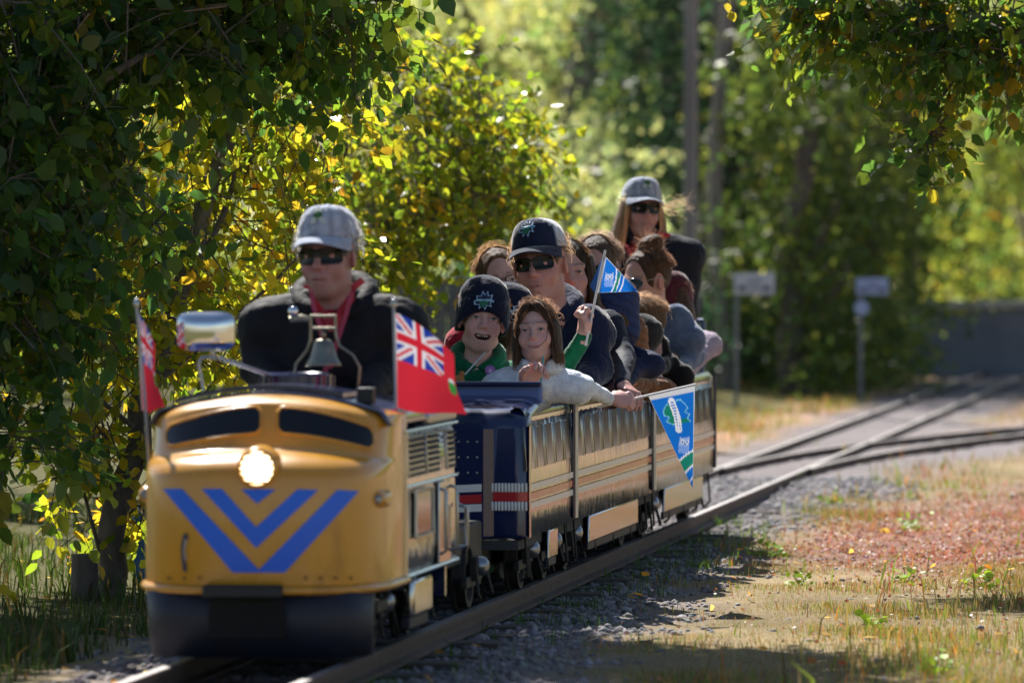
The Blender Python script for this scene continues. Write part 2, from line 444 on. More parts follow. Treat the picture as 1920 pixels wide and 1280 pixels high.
def hand_geo(sc, pose='fist'):
    """hand from the wrist at the origin, fingers to +x, palm to -z, thumb on +y"""
    v = Vol((-.03, -.07, -.08), (.2, .09, .06), .005)
    v.cap((-.02, 0, 0), (.02, 0, 0), .024, .026)
    v.ell((.05, 0, 0), (.046, .041, .017), k=.012)
    for i, (y, ln, r) in enumerate([(.029, .068, .0092), (.010, .076, .0096), (-.010, .070, .0092), (-.028, .054, .0082)]):
        k = np.array([.086 - .004 * abs(i - 1.3), y, .004])
        if pose == 'fist': an = [55, 150, 240]
        elif pose == 'rest': an = [22 + 4 * i, 58, 80]
        else: an = [35 + 5 * i, 85, 120]
        p = k.copy(); pts = [p.copy()]
        for a, f in zip(an, (.45, .32, .23)):
            p = p + np.array([math.cos(R(a)), -.04 * (i - 1.5), -math.sin(R(a))]) * ln * f; pts.append(p.copy())
        v.chain(pts, [r * 1.08, r, r * .92, r * .8], k=.003)
        v.ell(k, (.011, .0095, .0095), k=.004)
    if pose == 'fist': th = [(.022, .03, -.006), (.05, .046, -.02), (.072, .034, -.036), (.083, .012, -.042)]
    else: th = [(.022, .03, -.006), (.046, .05, -.016), (.07, .056, -.026), (.092, .052, -.034)]
    v.chain([np.array(q) for q in th], [.015, .012, .0105, .0088], k=.007)
    V, Q, _ = v.surf()
    return smooth_v(V, Q, 1, .3) * sc, Q
def frame_from(xd, zd, o):
    x = Vector(xd).normalized(); z = Vector(zd); z = (z - x * z.dot(x)).normalized(); y = z.cross(x)
    M = Matrix((x, y, z)).transposed().to_4x4(); M.translation = Vector(o); return M

def strips(paths, wid, cols, name='hair', up=None):
    """thin tapering ribbons along paths (n,m,3)"""
    P = np.asarray(paths, float); n, m = P.shape[:2]
    d = np.gradient(P, axis=1); d /= np.linalg.norm(d, axis=2, keepdims=True) + 1e-9
    ref = RNG.normal(size=(n, 1, 3)); sd_ = np.cross(d, np.broadcast_to(ref, d.shape)); sd_ /= np.linalg.norm(sd_, axis=2, keepdims=True) + 1e-9
    wd = np.asarray(wid)[:, None, None] * np.linspace(1, .25, m)[None, :, None]
    A = P - sd_ * wd; B = P + sd_ * wd
    V = np.stack([A, B], 2).reshape(-1, 3)
    i = np.arange(n)[:, None] * (2 * m) + 2 * np.arange(m - 1)[None, :]
    F = np.stack([i, i + 1, i + 3, i + 2], -1).reshape(-1, 4)
    C = np.repeat(cols, 2 * m, axis=0)
    return V, F, C
def hair_geo(style, col, sc, n=500, seed=1, hat=False):
    """hair volume plus loose strands, head coordinates"""
    rg = np.random.default_rng(seed); n = int(n * 3.6)
    col = np.array(col)
    v = Vol((-.15, -.14, -.34), (.15, .16, .2), .005)
    rad = np.array((.084, .106, .096)); cen = np.array((0, .014, .034))
    v.ell(cen, rad * .972)
    zend, azr = -.06, (60, 300)       # azimuth 0 = face
    if style == 'bob':
        v.ell((-.076, .0, -.045), (.024, .055, .085), k=.03).ell((.076, .0, -.045), (.024, .055, .085), k=.03).ell((0, .075, -.045), (.07, .04, .085), k=.03)
        zend, azr = -.108, (48, 312)
    elif style == 'long':
        v.ell((-.078, .02, -.1), (.028, .06, .16), k=.03).ell((.078, .02, -.1), (.028, .06, .16), k=.03).ell((0, .08, -.1), (.075, .045, .17), k=.03)
        zend, azr = -.28, (50, 310)
    elif style == 'mid':
        v.ell((-.09, .02, -.07), (.03, .055, .12), k=.03, rot=Matrix.Rotation(.2, 3, 'Y')).ell((.09, .02, -.07), (.03, .055, .12), k=.03, rot=Matrix.Rotation(-.2, 3, 'Y')).ell((0, .08, -.07), (.08, .045, .12), k=.03)
        zend, azr = -.2, (52, 308)
    elif style == 'bun':
        v.ell((.0, .04, .135), (.05, .05, .04), k=.015); v.ell((.02, .05, .15), (.03, .03, .03), k=.01); zend, azr = .02, (75, 285)
    elif style == 'pulled':
        zend, azr = .0, (70, 290)
    elif style == 'short':
        zend, azr = .03, (60, 300)
    elif style == 'tail':
        v.chain([np.array(q) for q in [(0, .1, .04), (0, .15, .0), (.01, .145, -.1), (.01, .12, -.2)]], [.025, .03, .032, .012]); zend, azr = .0, (70, 290)
    # open the face
    v.ell((0, -.115, -.025), (.066 if style not in ('bob', 'long', 'mid') else .058, .1, .122 if style not in ('bob', 'long', 'mid') else .112), k=.012, sub=True)
    if style in ('bun', 'pulled'): v.ell((0, -.12, -.005), (.072, .1, .118), k=.01, sub=True)
    if style in ('short', 'bun', 'pulled', 'tail'):
        v.ell((0, -.05, -.12), (.12, .11, .1), k=.02, sub=True)
        for sx in (-1, 1): v.ell((sx * .085, .0, -.01), (.03, .028, .045), k=.01, sub=True)
    V, Q, _ = v.surf()
    nz = vnoise(V * np.array([1, 1, .25]), seed, 120)[:, None]
    d = V - cen; d /= np.linalg.norm(d, axis=1, keepdims=True)
    V = V + d * nz * .0022
    C = col * (.75 + .3 * nz)
    # strands
    az = np.radians(rg.uniform(azr[0], azr[1], n)); m = 6
    s = np.linspace(0, 1, m)[None, :]
    th0 = np.radians(rg.uniform(5, 60, n))[:, None]; th1 = np.radians(98)
    ze = zend + rg.normal(0, .015, n)[:, None]
    off = (1.0 + rg.uniform(0, .06, n) ** 1.3)[:, None]
    th = th0 + (th1 - th0) * np.minimum(s / .55, 1)
    dr = np.where(s > .55, (s - .55) / .45, 0)
    zdrop = dr * np.maximum((cen[2] - ze), 0)
    if zend > -.02:
        th = th0 + (np.radians(88) - th0) * s * rg.uniform(.5, 1, n)[:, None]; zdrop = zdrop * 0
    wv = .006 * np.sin(s * 7 + rg.uniform(0, 6, n)[:, None]) * s
    x = cen[0] + rad[0] * off * np.sin(th) * np.sin(az)[:, None] * (1 + (.05 if style == 'long' else .38 if style == 'mid' else .16 if style == 'bob' else 0) * dr) + wv
    y = cen[1] - rad[1] * off * np.sin(th) * np.cos(az)[:, None] + wv
    z = cen[2] + rad[2] * off * np.cos(th) - zdrop
    if style in ('short', 'pulled', 'bun', 'tail'):   # a little fuzz standing off
        lift = rg.uniform(0, .014, n)[:, None] * s ** 2; x = x + lift * np.sin(az)[:, None]; y = y - lift * np.cos(az)[:, None]; z = z + lift * .7
    P = np.stack([x, y, z], -1)
    keep = np.ones(n, bool)
    SV, SF, SC_ = strips(P[keep], rg.uniform(.0006, .0016, keep.sum()), col * rg.uniform(.6, 2.0, (keep.sum(), 1)))
    if style == 'bun':
        q = rg.normal(size=(160, 3)); q /= np.linalg.norm(q, axis=1, keepdims=True)
        c0 = np.array((.005, .045, .14)); a = c0 + q * .045; b = c0 + q * rg.uniform(.05, .07, (160, 1)) + rg.normal(0, .01, (160, 3)); mid = (a + b) / 2 + rg.normal(0, .006, (160, 3))
        V2, F2, C2 = strips(np.stack([a, mid, b], 1), np.full(160, .0012), col * rg.uniform(1, 2, (160, 1)))
        SF = np.concatenate([SF, F2 + len(SV)]); SV = np.concatenate([SV, V2]); SC_ = np.concatenate([SC_, C2])
    # fine flyaway hairs, coloured lighter to paint in their backlit glow
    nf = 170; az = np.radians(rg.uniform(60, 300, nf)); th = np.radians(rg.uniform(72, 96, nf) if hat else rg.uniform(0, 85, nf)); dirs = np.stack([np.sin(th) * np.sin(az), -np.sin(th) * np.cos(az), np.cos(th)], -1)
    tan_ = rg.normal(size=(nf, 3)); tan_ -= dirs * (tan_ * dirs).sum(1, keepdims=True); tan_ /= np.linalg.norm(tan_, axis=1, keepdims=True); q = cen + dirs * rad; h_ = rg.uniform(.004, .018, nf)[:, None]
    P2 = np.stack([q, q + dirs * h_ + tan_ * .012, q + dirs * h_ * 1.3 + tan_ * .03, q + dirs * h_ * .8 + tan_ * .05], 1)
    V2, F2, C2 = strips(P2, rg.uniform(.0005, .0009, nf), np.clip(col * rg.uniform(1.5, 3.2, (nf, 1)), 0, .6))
    SF = np.concatenate([SF, F2 + len(SV)]); SV = np.concatenate([SV, V2]); SC_ = np.concatenate([SC_, C2])
    Q = np.concatenate([Q, SF + len(V)])
    return np.concatenate([V, SV]) * sc, Q, np.concatenate([C, SC_])

def cap_hat(parent, H, sc, col, colb=None, stripe=False, brim=None, emblem='leaf', brimcol=None):
    """peaked cap: crown, peak, button, emblem"""
    P = []
    nu, nv = 40, 12
    for i in range(nu + 1):
        a = 2 * math.pi * i / nu
        row = []
        for j in range(nv + 1):
            f = j / nv
            r = math.cos(f * math.pi / 2) ** .62; zz = .05 + .092 * math.sin(f * math.pi / 2) ** 1.0
            front = max(0, -math.cos(a)) if False else max(0, math.cos(a))
            zz += .012 * front * math.sin(f * math.pi)
            x = .086 * r * math.sin(a); y = .016 - .107 * r * math.cos(a)
            wr = 1 + .012 * math.sin(a * 6 + f * 3) * (1 - f)
            row.append((x * wr, y * wr, zz - .012 * (y - .016) / .1 * -1 * 0))
        P.append(row)
    mb = MB(); mb.grid(np.array(P) * sc)
    me = mb.mesh('cap_crown', [CLOTH], 60)
    V = np.array([v.co for v in me.vertices]) / sc
    c = np.tile(np.array(col, float), (len(V), 1))
    if stripe: c *= (1 + .16 * np.sign(np.sin(np.arctan2(V[:, 0], -(V[:, 1] - .016)) * 60)))[:, None]
    if colb is not None:
        c[(V[:, 1] > -.035)] = colb
    ca = me.color_attributes.new('Col', 'FLOAT_COLOR', 'POINT'); cc = np.ones((len(V), 4), np.float32); cc[:, :3] = c; ca.data.foreach_set('color', cc.ravel())
    crown = obj('cap_crown', me, parent); crown.matrix_local = H
    md = crown.modifiers.new('s', 'SOLIDIFY'); md.thickness = .003
    # peak
    G = []
    for i in range(25):
        a = R(-68 + 136 * i / 24); row = []
        for j in range(7):
            f = j / 6; ext = .064 * f * math.cos(a) ** .8
            x = .088 * math.sin(a) * (1 + .05 * f); y = .016 - .108 * math.cos(a) - ext
            row.append((x, y, .058 - .016 * (x / .085) ** 2 * (.6 + f) - .006 * f - .010 * f * f))
        G.append(row)
    mb = MB(); mb.grid(np.array(G) * sc, thick=(0, 0, -.004 * sc))
    me = mb.mesh('cap_peak', [CLOTH], 50)
    n = len(me.vertices); ca = me.color_attributes.new('Col', 'FLOAT_COLOR', 'POINT'); cc = np.ones((n, 4), np.float32); cc[:, :3] = brimcol or col; ca.data.foreach_set('color', cc.ravel())
    o = obj('cap_peak', me, parent); o.matrix_local = H
    mb = MB(); mb.lathe([(.001, .006), (.006, .004), (.008, 0)], 10, Matrix.Translation((0, .016 * sc, .141 * sc)))
    o = mb.build('cap_button', PM('cap_button', col, .8), parent); o.matrix_local = H
    # emblem on the front
    def on(u, h, lift=.003):     # u: angle, h: 0..1 height
        f = h; r = math.cos(f * math.pi / 2) ** .62; zz = .05 + .092 * math.sin(f * math.pi / 2) + .012 * max(0, math.cos(u)) * math.sin(f * math.pi)
        k = 1 + lift / .1
        return ((.086 * r * math.sin(u)) * k * sc, (.016 - .107 * r * math.cos(u) * k) * sc, zz * sc)
    emblem_mesh(parent, H, on, emblem)
def emblem_mesh(parent, H, on, kind):
    def patch(poly, mat, name, lift, du=.3, dh=.2, c=(0, .42)):
        mb = MB(); ctr = on(c[0], c[1], lift + .001); pts = [on(c[0] + du * p[0], c[1] + dh * p[1], lift) for p in poly]
        mb.add([ctr] + pts, [(0, i + 1, (i + 1) % len(pts) + 1) for i in range(len(pts))])
        o = mb.build(name, mat, parent, smooth=0, fixn=False); o.matrix_local = H
    leaf = [(0, 1), (.2, .55), (.45, .7), (.4, .25), (.9, .35), (.75, 0), (.95, -.2), (.4, -.45), (.1, -.45), (.1, -.9), (-.1, -.9), (-.1, -.45), (-.4, -.45), (-.95, -.2), (-.75, 0), (-.9, .35), (-.4, .25), (-.45, .7), (-.2, .55)]
    if kind == 'leaf':
        patch([(-1, -1), (1, -1), (1, .9), (.6, 1), (-.6, 1), (-1, .9)], PM('patch_white', (.5, .53, .5), .8), 'badge_patch', .003, .27, .17)
        patch(leaf, PM('patch_green', (.035, .12, .03), .8), 'badge_leaf', .0055, .2, .13)
    elif kind == 'jag':
        jag = [(-1, -.1), (-.72, .1), (-.8, .5), (-.35, .45), (-.2, 1), (.1, .6), (.3, 1.05), (.42, .55), (.85, .75), (.75, .25), (1.05, .05), (.7, -.2), (.85, -.6), (.4, -.5), (.2, -1), (-.05, -.6), (-.4, -.95), (-.45, -.5), (-.9, -.5)]
        patch(jag, PM('badge_edge', (.32, .5, .75), .7), 'badge_border', .003, .36, .21, (-.12, .42))
        patch([(a * .8, b * .8) for a, b in jag], PM('badge_navy', (.012, .022, .06), .8), 'badge_field', .0055, .36, .21, (-.12, .42))
        patch([(-.95, -.12), (-.5, .12), (.6, .22), (.95, .14), (.95, -.1), (.5, -.06), (-.4, -.14)], PM('badge_band', (.25, .45, .6), .7), 'badge_band', .0075, .36, .21, (-.12, .42))
        patch([(-.4, -.25), (.5, -.15), (.2, -.6), (-.2, -.7)], PM('badge_green', (.02, .16, .1), .7), 'badge_tree', .008, .36, .21, (-.12, .42))
def beanie(parent, H, sc, col, emblem=True, yaw_e=0.):
    prof = [(1.02, -.005), (1.06, .012), (1.07, .035), (1.05, .055), (1.0, .062), (1.01, .075), (.93, .1), (.78, .125), (.5, .143), (.2, .15), (.02, .151)]
    mb = MB(); n = 44; V = []; F = []
    for i, (r, z) in enumerate(prof):
        for k in range(n):
            a = 2 * math.pi * k / n
            rr = r * (1 + .010 * math.sin(a * 5 + z * 40) + (.004 * math.sin(a * 22)))
            zz = z + (.02 * (-math.cos(a)) if False else 0) + .025 * math.cos(a) * (1 - min(1, z / .15)) * (1 if z < .06 else .5) - .03 * math.sin(a) ** 2 * max(0, 1 - z / .09)
            V.append((.085 * rr * math.sin(a) * sc, (.014 - .106 * rr * math.cos(a)) * sc, zz * sc + .012 * sc * (i < 5) * 0))
    for i in range(len(prof) - 1):
        for k in range(n): F.append((i * n + k, i * n + (k + 1) % n, (i + 1) * n + (k + 1) % n, (i + 1) * n + k))
    mb.add(V, F); me = mb.mesh('beanie', [CLOTH], 60)
    ca = me.color_attributes.new('Col', 'FLOAT_COLOR', 'POINT'); cc = np.ones((len(V), 4), np.float32); cc[:, :3] = col; ca.data.foreach_set('color', cc.ravel())
    o = obj('beanie', me, parent); o.matrix_local = H; md = o.modifiers.new('s', 'SOLIDIFY'); md.thickness = .004
    def on(u, h, lift=.003):
        u += yaw_e; k = 1.07 + lift / .09; z = .036 + .15 * (h - .42) + .022 * math.cos(u)
        return (.085 * k * math.sin(u) * sc, (.014 - .106 * k * math.cos(u)) * sc, z * sc)
    if emblem: emblem_mesh(parent, H, on, 'jag')
def glasses(parent, H, sc, lens=GLASSD, frame=FRAMEB, w=.056, h=.042, rim=.003, name='sunglasses', round_=.35, tint=True, z0=.004):
    root = None; mb = MB()
    lenses = MB()
    for sx in (-1, 1):
        pts = []; n = 22
        for k in range(n):
            a = 2 * math.pi * k / n; ca, sa = math.cos(a), math.sin(a); e = 2 / (2 + 4 * (1 - round_))
            x = sx * .033 + .5 * w * math.copysign(abs(ca) ** e, ca); z = z0 + .5 * h * math.copysign(abs(sa) ** e, sa)
            pts.append(((x) * sc, (-.106 + .42 * (x / .1) ** 2 * .1 + .03 * (abs(x) / .07) ** 2) * sc, z * sc))
        mb.tube(pts + [pts[0]], rim * sc, 6, cap=False)
        c = np.mean(pts, 0); lenses.add([c + np.array([0, -.002, 0])] + pts, [(0, i + 1, (i + 1) % n + 1) for i in range(n)])
        mb.tube([(sx * .061 * sc, -.084 * sc, (z0 + .01) * sc), (sx * .078 * sc, -.05 * sc, (z0 + .012) * sc), (sx * .084 * sc, .01 * sc, (z0 + .012) * sc), (sx * .08 * sc, .03 * sc, (z0 - .012) * sc)], rim * .9 * sc, 5)
    mb.tube([(-.01 * sc, -.107 * sc, (z0 + .008) * sc), (0, -.11 * sc, (z0 + .011) * sc), (.01 * sc, -.107 * sc, (z0 + .008) * sc)], rim * sc, 6)
    o = mb.build(name, frame, parent, smooth=60); o.matrix_local = H
    l = lenses.build('lens', lens, o, smooth=60)
    return o
def eyes(parent, H, sc, squint=.6):
    for sx in (-1, 1):
        mb = MB(); M = Matrix.Translation((sx * .032 * sc, -.0895 * sc, .0005 * sc)) @ Matrix.Rotation(R(90), 4, 'X')
        mb.lathe([(.0125 * sc, -.002 * sc), (.009 * sc, .0015 * sc), (.004 * sc, .0035 * sc), (.0005, .004 * sc)], 14, M, sx=1.0, sy=squint * .62)
        o = mb.build('eye', EYEW, parent); o.matrix_local = H
        mb = MB(); mb.lathe([(.0064 * sc, 0), (.0045 * sc, .0052 * sc), (.0005, .0056 * sc)], 12, M, sx=1, sy=min(1, squint * 1.05))
        i = mb.build('iris', EYED, o)
        mb = MB(); mb.tube([(sx * .0205 * sc, -.088 * sc, .003 * sc), (sx * .029 * sc, -.0955 * sc, (.0015 + .007 * squint) * sc), (sx * .037 * sc, -.0945 * sc, (.001 + .0068 * squint) * sc), (sx * .0445 * sc, -.085 * sc, .002 * sc)], .0015 * sc, 5)
        mb.build('eyelash', EYED, o)

def person(p):
    """p: dict. one continuous body (head, neck, torso, arms, hands, legs) with hair, hat and glasses as parts"""
    sc = p.get('sc', 1.); hs = p.get('hs', sc)
    hc = T2W(L(*p['head'], p['t']))                      # centre of the head in the world
    Hw = Matrix.Translation(hc) @ Matrix.Rotation(R(p.get('yaw', 0)), 4, 'Z') @ Matrix.Rotation(R(p.get('pitch', 0)), 4, 'X') @ Matrix.Rotation(R(p.get('roll', 0)), 4, 'Y')
    by = p.get('byaw', p.get('yaw', 0) * .35 - 8)
    nb = np.array(Hw @ Vector((0, .03 * hs, -p.get('neck', .15) * hs))) + np.array(p.get('lean', (0, .0, -.015)))    # base of the neck
    Bw = Matrix.Translation(nb) @ Matrix.Rotation(R(by), 4, 'Z')
    Bi = Bw.inverted()
    base = np.array(Bw @ Vector((0, .04, -.67 * sc)))
    O = Matrix.Translation(-Vector(base))                # world -> object
    skin = np.array(p.get('skin', (.52, .33, .26))) * np.array((1.03, .95, 1.02)); cloth = np.array(p.get('cloth', (.05, .05, .06)))
    wd, bk = p.get('wide', 1.) * sc, p.get('bulk', 1.) * sc
    Vs, Qs, Cs, Ms = [], [], [], []
    def put(V, Q, C, m):
        o = sum(len(a) for a in Vs); Vs.append(V); Qs.append(Q + o); Cs.append(C); Ms.append(m)
    # head
    hv, hq, hcx = head_geo(hs, skin, **p.get('face', {}))
    put(xf(hv, O @ Hw), hq, hcx, np.zeros(len(hq), int))
    # joints in body coordinates
    def bj(q, t=None):                                   # joint from a photograph point and distance
        return np.array(Bi @ Vector(T2W(L(q[0], q[1], q[2]))))
    arms = []
    for side in (-1, 1):
        key = 'armL' if side < 0 else 'armR'             # L: left in the picture
        sh = np.array((side * .172 * wd, .03 * sc, -.075 * sc))
        a = p.get(key)
        if a:
            el, wr = bj(a[0]), bj(a[1])
            if len(a) > 4 and a[4] is not None: sh = bj(a[4])
        else:
            el = sh + np.array((side * .02, .02, -.26)) * sc; wr = el + np.array((-side * .05, -.2, -.06)) * sc
            for q in (el, wr):
                ql = (TM.inverted() @ Bw @ Vector(q))[0]; q += np.array(Bi)[:3, :3] @ (np.array((CA, -SA, 0.)) * (float(np.clip(ql, -.18, .18)) - ql))
        arms.append((sh, el, wr, a))
    allp = np.array([q for A in arms for q in A[:3]] + [(-.25 * wd, -.2, -.7 * sc), (.25 * wd, .2, .03), (-.1, -.5 * sc, -.95 * sc)])
    Rb = np.array(Bi)[:3, :3]; fwd = Rb @ np.array((-SA, -CA, 0.)); rgt = Rb @ np.array((CA, -SA, 0.))
    nl = np.array(TM.inverted() @ Vector(nb)); lim = max(0., .25 - .165 * wd * .98)
    dl = float(np.clip(nl[0] - p.get('lx', 0), -lim, lim) - (nl[0] - p.get('lx', 0)))     # hips stay on the seat however far the shoulders lean out
    sh_ = rgt * dl
    zs = max(-.57, -(nl[2] - .40) / sc) if not p.get('stand') else -.57
    allp = np.concatenate([allp, allp + sh_, [fwd * .55 * sc + sh_ + (0, 0, -.86 * sc)]])
    v = Vol(allp.min(0) - .12, allp.max(0) + .12, .0115, 3)
    kk = .05 * sc
    v.ell(np.array((0, .03 * sc, -.19 * sc)) + sh_ * (.4 if nl[2] - .38 * sc > .5 else .8), (.158 * wd, .112 * bk, .19 * sc), k=kk)
    v.ell(np.array((0, .01 * sc, -.40 * sc)) + sh_, (.155 * wd, .128 * bk, .16 * sc), k=kk)
    v.ell(np.array((0, .04 * sc, -.56 * sc)) + sh_, (.165 * wd, .135 * bk, .11 * sc), k=kk)
    v.cap((-.14 * wd, .03 * sc, -.07 * sc), (.14 * wd, .03 * sc, -.07 * sc), .062 * bk, k=kk)
    for sgn in (-1, 1):
        v.cap((0, .035 * sc, -.012 * sc), (sgn * .12 * wd, .03 * sc, -.055 * sc), .05 * bk, .055 * bk, k=kk)
        hip = rgt * sgn * .08 * sc + np.array((0, 0, -.58 * sc)) + sh_; kn = hip + fwd * .34 * sc; ft = kn + np.array((0, 0, -.24 * sc))
        v.cap(hip, kn, .075 * sc, .058 * sc, k=.03).cap(kn, ft, .052 * sc, .04 * sc, k=.02).cap(ft, ft + fwd * .1 * sc, .036 * sc, .03 * sc, k=.02)
    ar = p.get('armr', 1.)
    for sh, el, wr, a in arms:
        v.cap(sh, el, .057 * bk * ar, .046 * bk * ar, k=.035 * sc); v.ell(sh, .06 * bk * ar, k=.03)
        wc = wr + (el - wr) / np.linalg.norm(el - wr) * -.004
        v.cap(el, wc, .046 * bk * ar, .033 * bk * ar, k=.03 * sc)
    # neck (skin) and neckline
    v.cap((0, .02 * sc, -.03 * sc), np.array(Bi @ Hw @ Vector((0, .02 * hs, -.06 * hs))), .05 * hs, .05 * hs, k=.02, g=1)
    if p.get('vneck', True):
        v.ell((0, -.10 * sc, .03 * sc), (.05 * sc, .1 * sc, .075 * sc), k=.02, sub=True)
        v.ell((0, -.0 * sc, -.06 * sc), (.055 * sc, .07 * bk, .055 * sc), k=.02, g=2)
    V, Q, g = v.surf(); V = smooth_v(V, Q, 1, .5)
    N0 = V * np.array([1, 1, 1]); fold = vnoise(N0 * np.array([1, 1, .6]), 11 + int(p['t'] * 7), 24) * .006 + vnoise(N0, 5 + int(p['t'] * 5), 60) * .0045
    ctr = np.array((0, .03 * sc, -.3 * sc)); d = V - ctr; d[:, 2] *= .3; d /= np.linalg.norm(d, axis=1, keepdims=True) + 1e-6
    V = V + d * (fold * (g == 0))[:, None]
    C = np.tile(cloth, (len(V), 1)); C = C * (1 + .1 * vnoise(V, 2, 30))[:, None]
    if 'paint' in p: C = p['paint'](V / sc, C)
    C[g == 1] = np.array(skin); C[g == 2] = np.array(p.get('under', cloth))
    put(xf(V, O @ Bw), Q, C, np.where((g[Q] == 1).sum(1) >= 2, 0, 1))
    for (sh, el, wr, a) in arms:
        if a is None or a[2] is None: continue
        hv, hq = hand_geo(hs * 1.0, a[2])
        wrw = np.array(Bw @ Vector(wr)); elw = np.array(Bw @ Vector(el))
        xd = np.array(a[3][0], float) if a[3] is not None and a[3][0] is not None else wrw - elw
        M = frame_from(xd, a[3][1] if a[3] is not None else (0, 0, 1), wrw)
        if a[3] is not None and len(a[3]) > 2 and a[3][2]: M = M @ Matrix.Scale(-1, 4, (0, 1, 0))
        put(xf(hv, O @ M), hq if not (a[3] is not None and len(a[3]) > 2 and a[3][2]) else hq[:, ::-1], np.tile(np.array(skin) * np.array((1.05, .95, .93)), (len(hv), 1)), np.zeros(len(hq), int))
    V = np.concatenate(Vs); Q = np.concatenate(Qs); C = np.concatenate(Cs); M_ = np.concatenate(Ms)
    me = np_mesh('person', V, Q, 4, (SKIN, p.get('fabric', CLOTH)), C, True, M_)
    o = tag(obj('person', me), p['label'], 'person', 'people riding the miniature train')
    o.location = base
    Hl = O @ Hw; Bl = O @ Bw
    if p.get('eyes'): eyes(o, Hl, hs, p['eyes'])
    if p.get('hair'):
        hst, hcol, hn = p['hair']; V, Q, C = hair_geo(hst, hcol, hs, hn, seed=int(p['t'] * 31), hat=bool(p.get('hat') or p.get('hoodup')))
        h = obj('hair', np_mesh('hair', V, Q, 4, (HAIRM,), C), o); h.matrix_local = Hl
    if p.get('hood'):
        hcol, br, kind = p['hood']
        v = Vol((-.25, -.2, -.15), (.25, .25, .33), .008)
        if kind == 'down':    # a hood lying round the neck
            pts = [np.array((math.sin(a) * .088, .025 + math.cos(a) * .08, p.get('hoodz', .03) + .04 * math.cos(a) - .012)) * sc * br for a in np.linspace(-2.9, 2.9, 17)]
            rs = [(.013 + .026 * max(0, math.cos(a / 2))) * sc * br for a in np.linspace(-2.9, 2.9, 17)]
            v.chain(pts, rs, k=.02)
        elif kind == 'collar':
            pts = [np.array((math.sin(a) * .088, .02 + math.cos(a) * .08, .02 + .012 * math.cos(a))) * sc * br for a in np.linspace(-2.7, 2.7, 15)]
            v.chain(pts, [.02 * sc * br] * 15, k=.012); v.chain([q + np.array((0, 0, .03 * sc)) for q in pts], [.012 * sc * br] * 15, k=.02)
        V, Q, _ = v.surf(); V = smooth_v(V, Q, 1)
        V = V + vnoise(V, 4, 45)[:, None] * .003
        h = obj('hood' if kind == 'down' else 'collar', np_mesh('hood', V, Q, 4, (p.get('fabric', CLOTH),), np.tile(np.array(hcol), (len(V), 1))), o); h.matrix_local = Bl
    if p.get('hoodup'):
        hcol = np.array(p['hoodup'])
        v = Vol((-.16, -.17, -.22), (.16, .18, .17), .006)
        v.ell((0, .02, .03), (.1, .122, .112)); v.ell((0, .03, -.08), (.1, .1, .1), k=.04)
        v.ell((0, -.12, -.03), (.07, .1, .105), k=.015, sub=True)
        v.ell((0, .0, .0), (.078, .1, .09), k=.01, sub=True)
        V, Q, _ = v.surf(); V = smooth_v(V, Q, 1)
        quilt = np.abs(np.sin((V[:, 1] * .6 + V[:, 2]) * 70)) ** .5
        d = V / np.linalg.norm(V, axis=1, keepdims=True); V = V + d * (quilt * .006)[:, None]
        h = obj('hood', np_mesh('hood', V * hs, Q, 4, (NYLON,), hcol * (.7 + .5 * quilt[:, None])), o); h.matrix_local = Hl
    if p.get('hat'): p['hat'](o, Hl, hs)
    if p.get('glasses'): p['glasses'](o, Hl, hs)
    if p.get('extra'): p['extra'](o, Bl, Hl, sc, O)
    return o
# ------------------------------------------------------------------ ground, tracks
def zones(X, Y):
    """surface kinds: gravel, dry, red, green, soil weights"""
    P = np.stack([X, Y], -1)
    d = (X - trackx(Y)) * CA
    db = (X - trackx(Y) - np.where(Y > 28.5, .019 * (Y - 28.5) ** 2, 0)) * CA
    n1 = vnoise(P, 1, 1.3); n2 = vnoise(P, 2, 4.0); n3 = vnoise(P, 3, .5)
    ga = np.maximum(1 - sstep(.38, .82, np.abs(d) + .15 * n2 + .1 * n1 - .12 * (Y < 20) * (d > 0) + .0), (1 - sstep(.5, 1.1, np.abs(db) + .15 * n1)) * (Y > 27) * (Y < 60))
    between = ((d > 0) & (db < 0) & (Y > 29)) * (1 - sstep(33, 45, Y)); ga = np.maximum(ga, between * .9)
    red = np.exp(-(((X - 1.62 - .06 * (Y - 24)) / .75) ** 2 + ((Y - 23.2) / 3.0) ** 2)) + .9 * np.exp(-(((X - 2.6) / .8) ** 2 + ((Y - 26) / 2.2) ** 2)) + .35 * sstep(.2, .8, n1)
    red = np.clip(sstep(.2, 1.15, red + .3 * n2 + .2 * n1), 0, 1) * sstep(.5, .9, d)
    green = np.clip(sstep(.45, .95, n2 * .7 + n3 * .5), 0, 1) * .8
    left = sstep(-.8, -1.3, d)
    return ga, red, green, left, d
def axis_pts(cuts):
    out = []
    for a, b, st in cuts: out += list(np.arange(a, b, st))
    return np.array(out + [cuts[-1][1]])
gx = axis_pts([(-600, -60, 60), (-60, -12, 6), (-12, -3.4, .6), (-3.4, 5.2, .085), (5.2, 14, .5), (14, 60, 6), (60, 600, 60)])
gy = axis_pts([(-40, 10, 5), (10, 36, .1), (36, 62, .25), (62, 120, 4), (120, 800, 68)])
GX, GY = np.meshgrid(gx, gy, indexing='ij')
ga, red, green, left, gd = zones(GX, GY)
PG = np.stack([GX, GY], -1)
GZ = np.zeros_like(GX) + .012 * vnoise(PG, 21, 1.1) * (np.abs(gd) > .6) + .005 * vnoise(PG, 22, 9) - .01
GZ += -.02 * sstep(.5, .9, np.abs(gd)) * (GY < 30)
GZ += .04 * sstep(25.5, 28.5, GY) * (1 - sstep(56, 62, GY))
GZ += .35 * sstep(-1.2, -3.0, gd) * (1 - sstep(60, 90, GY)) * .3
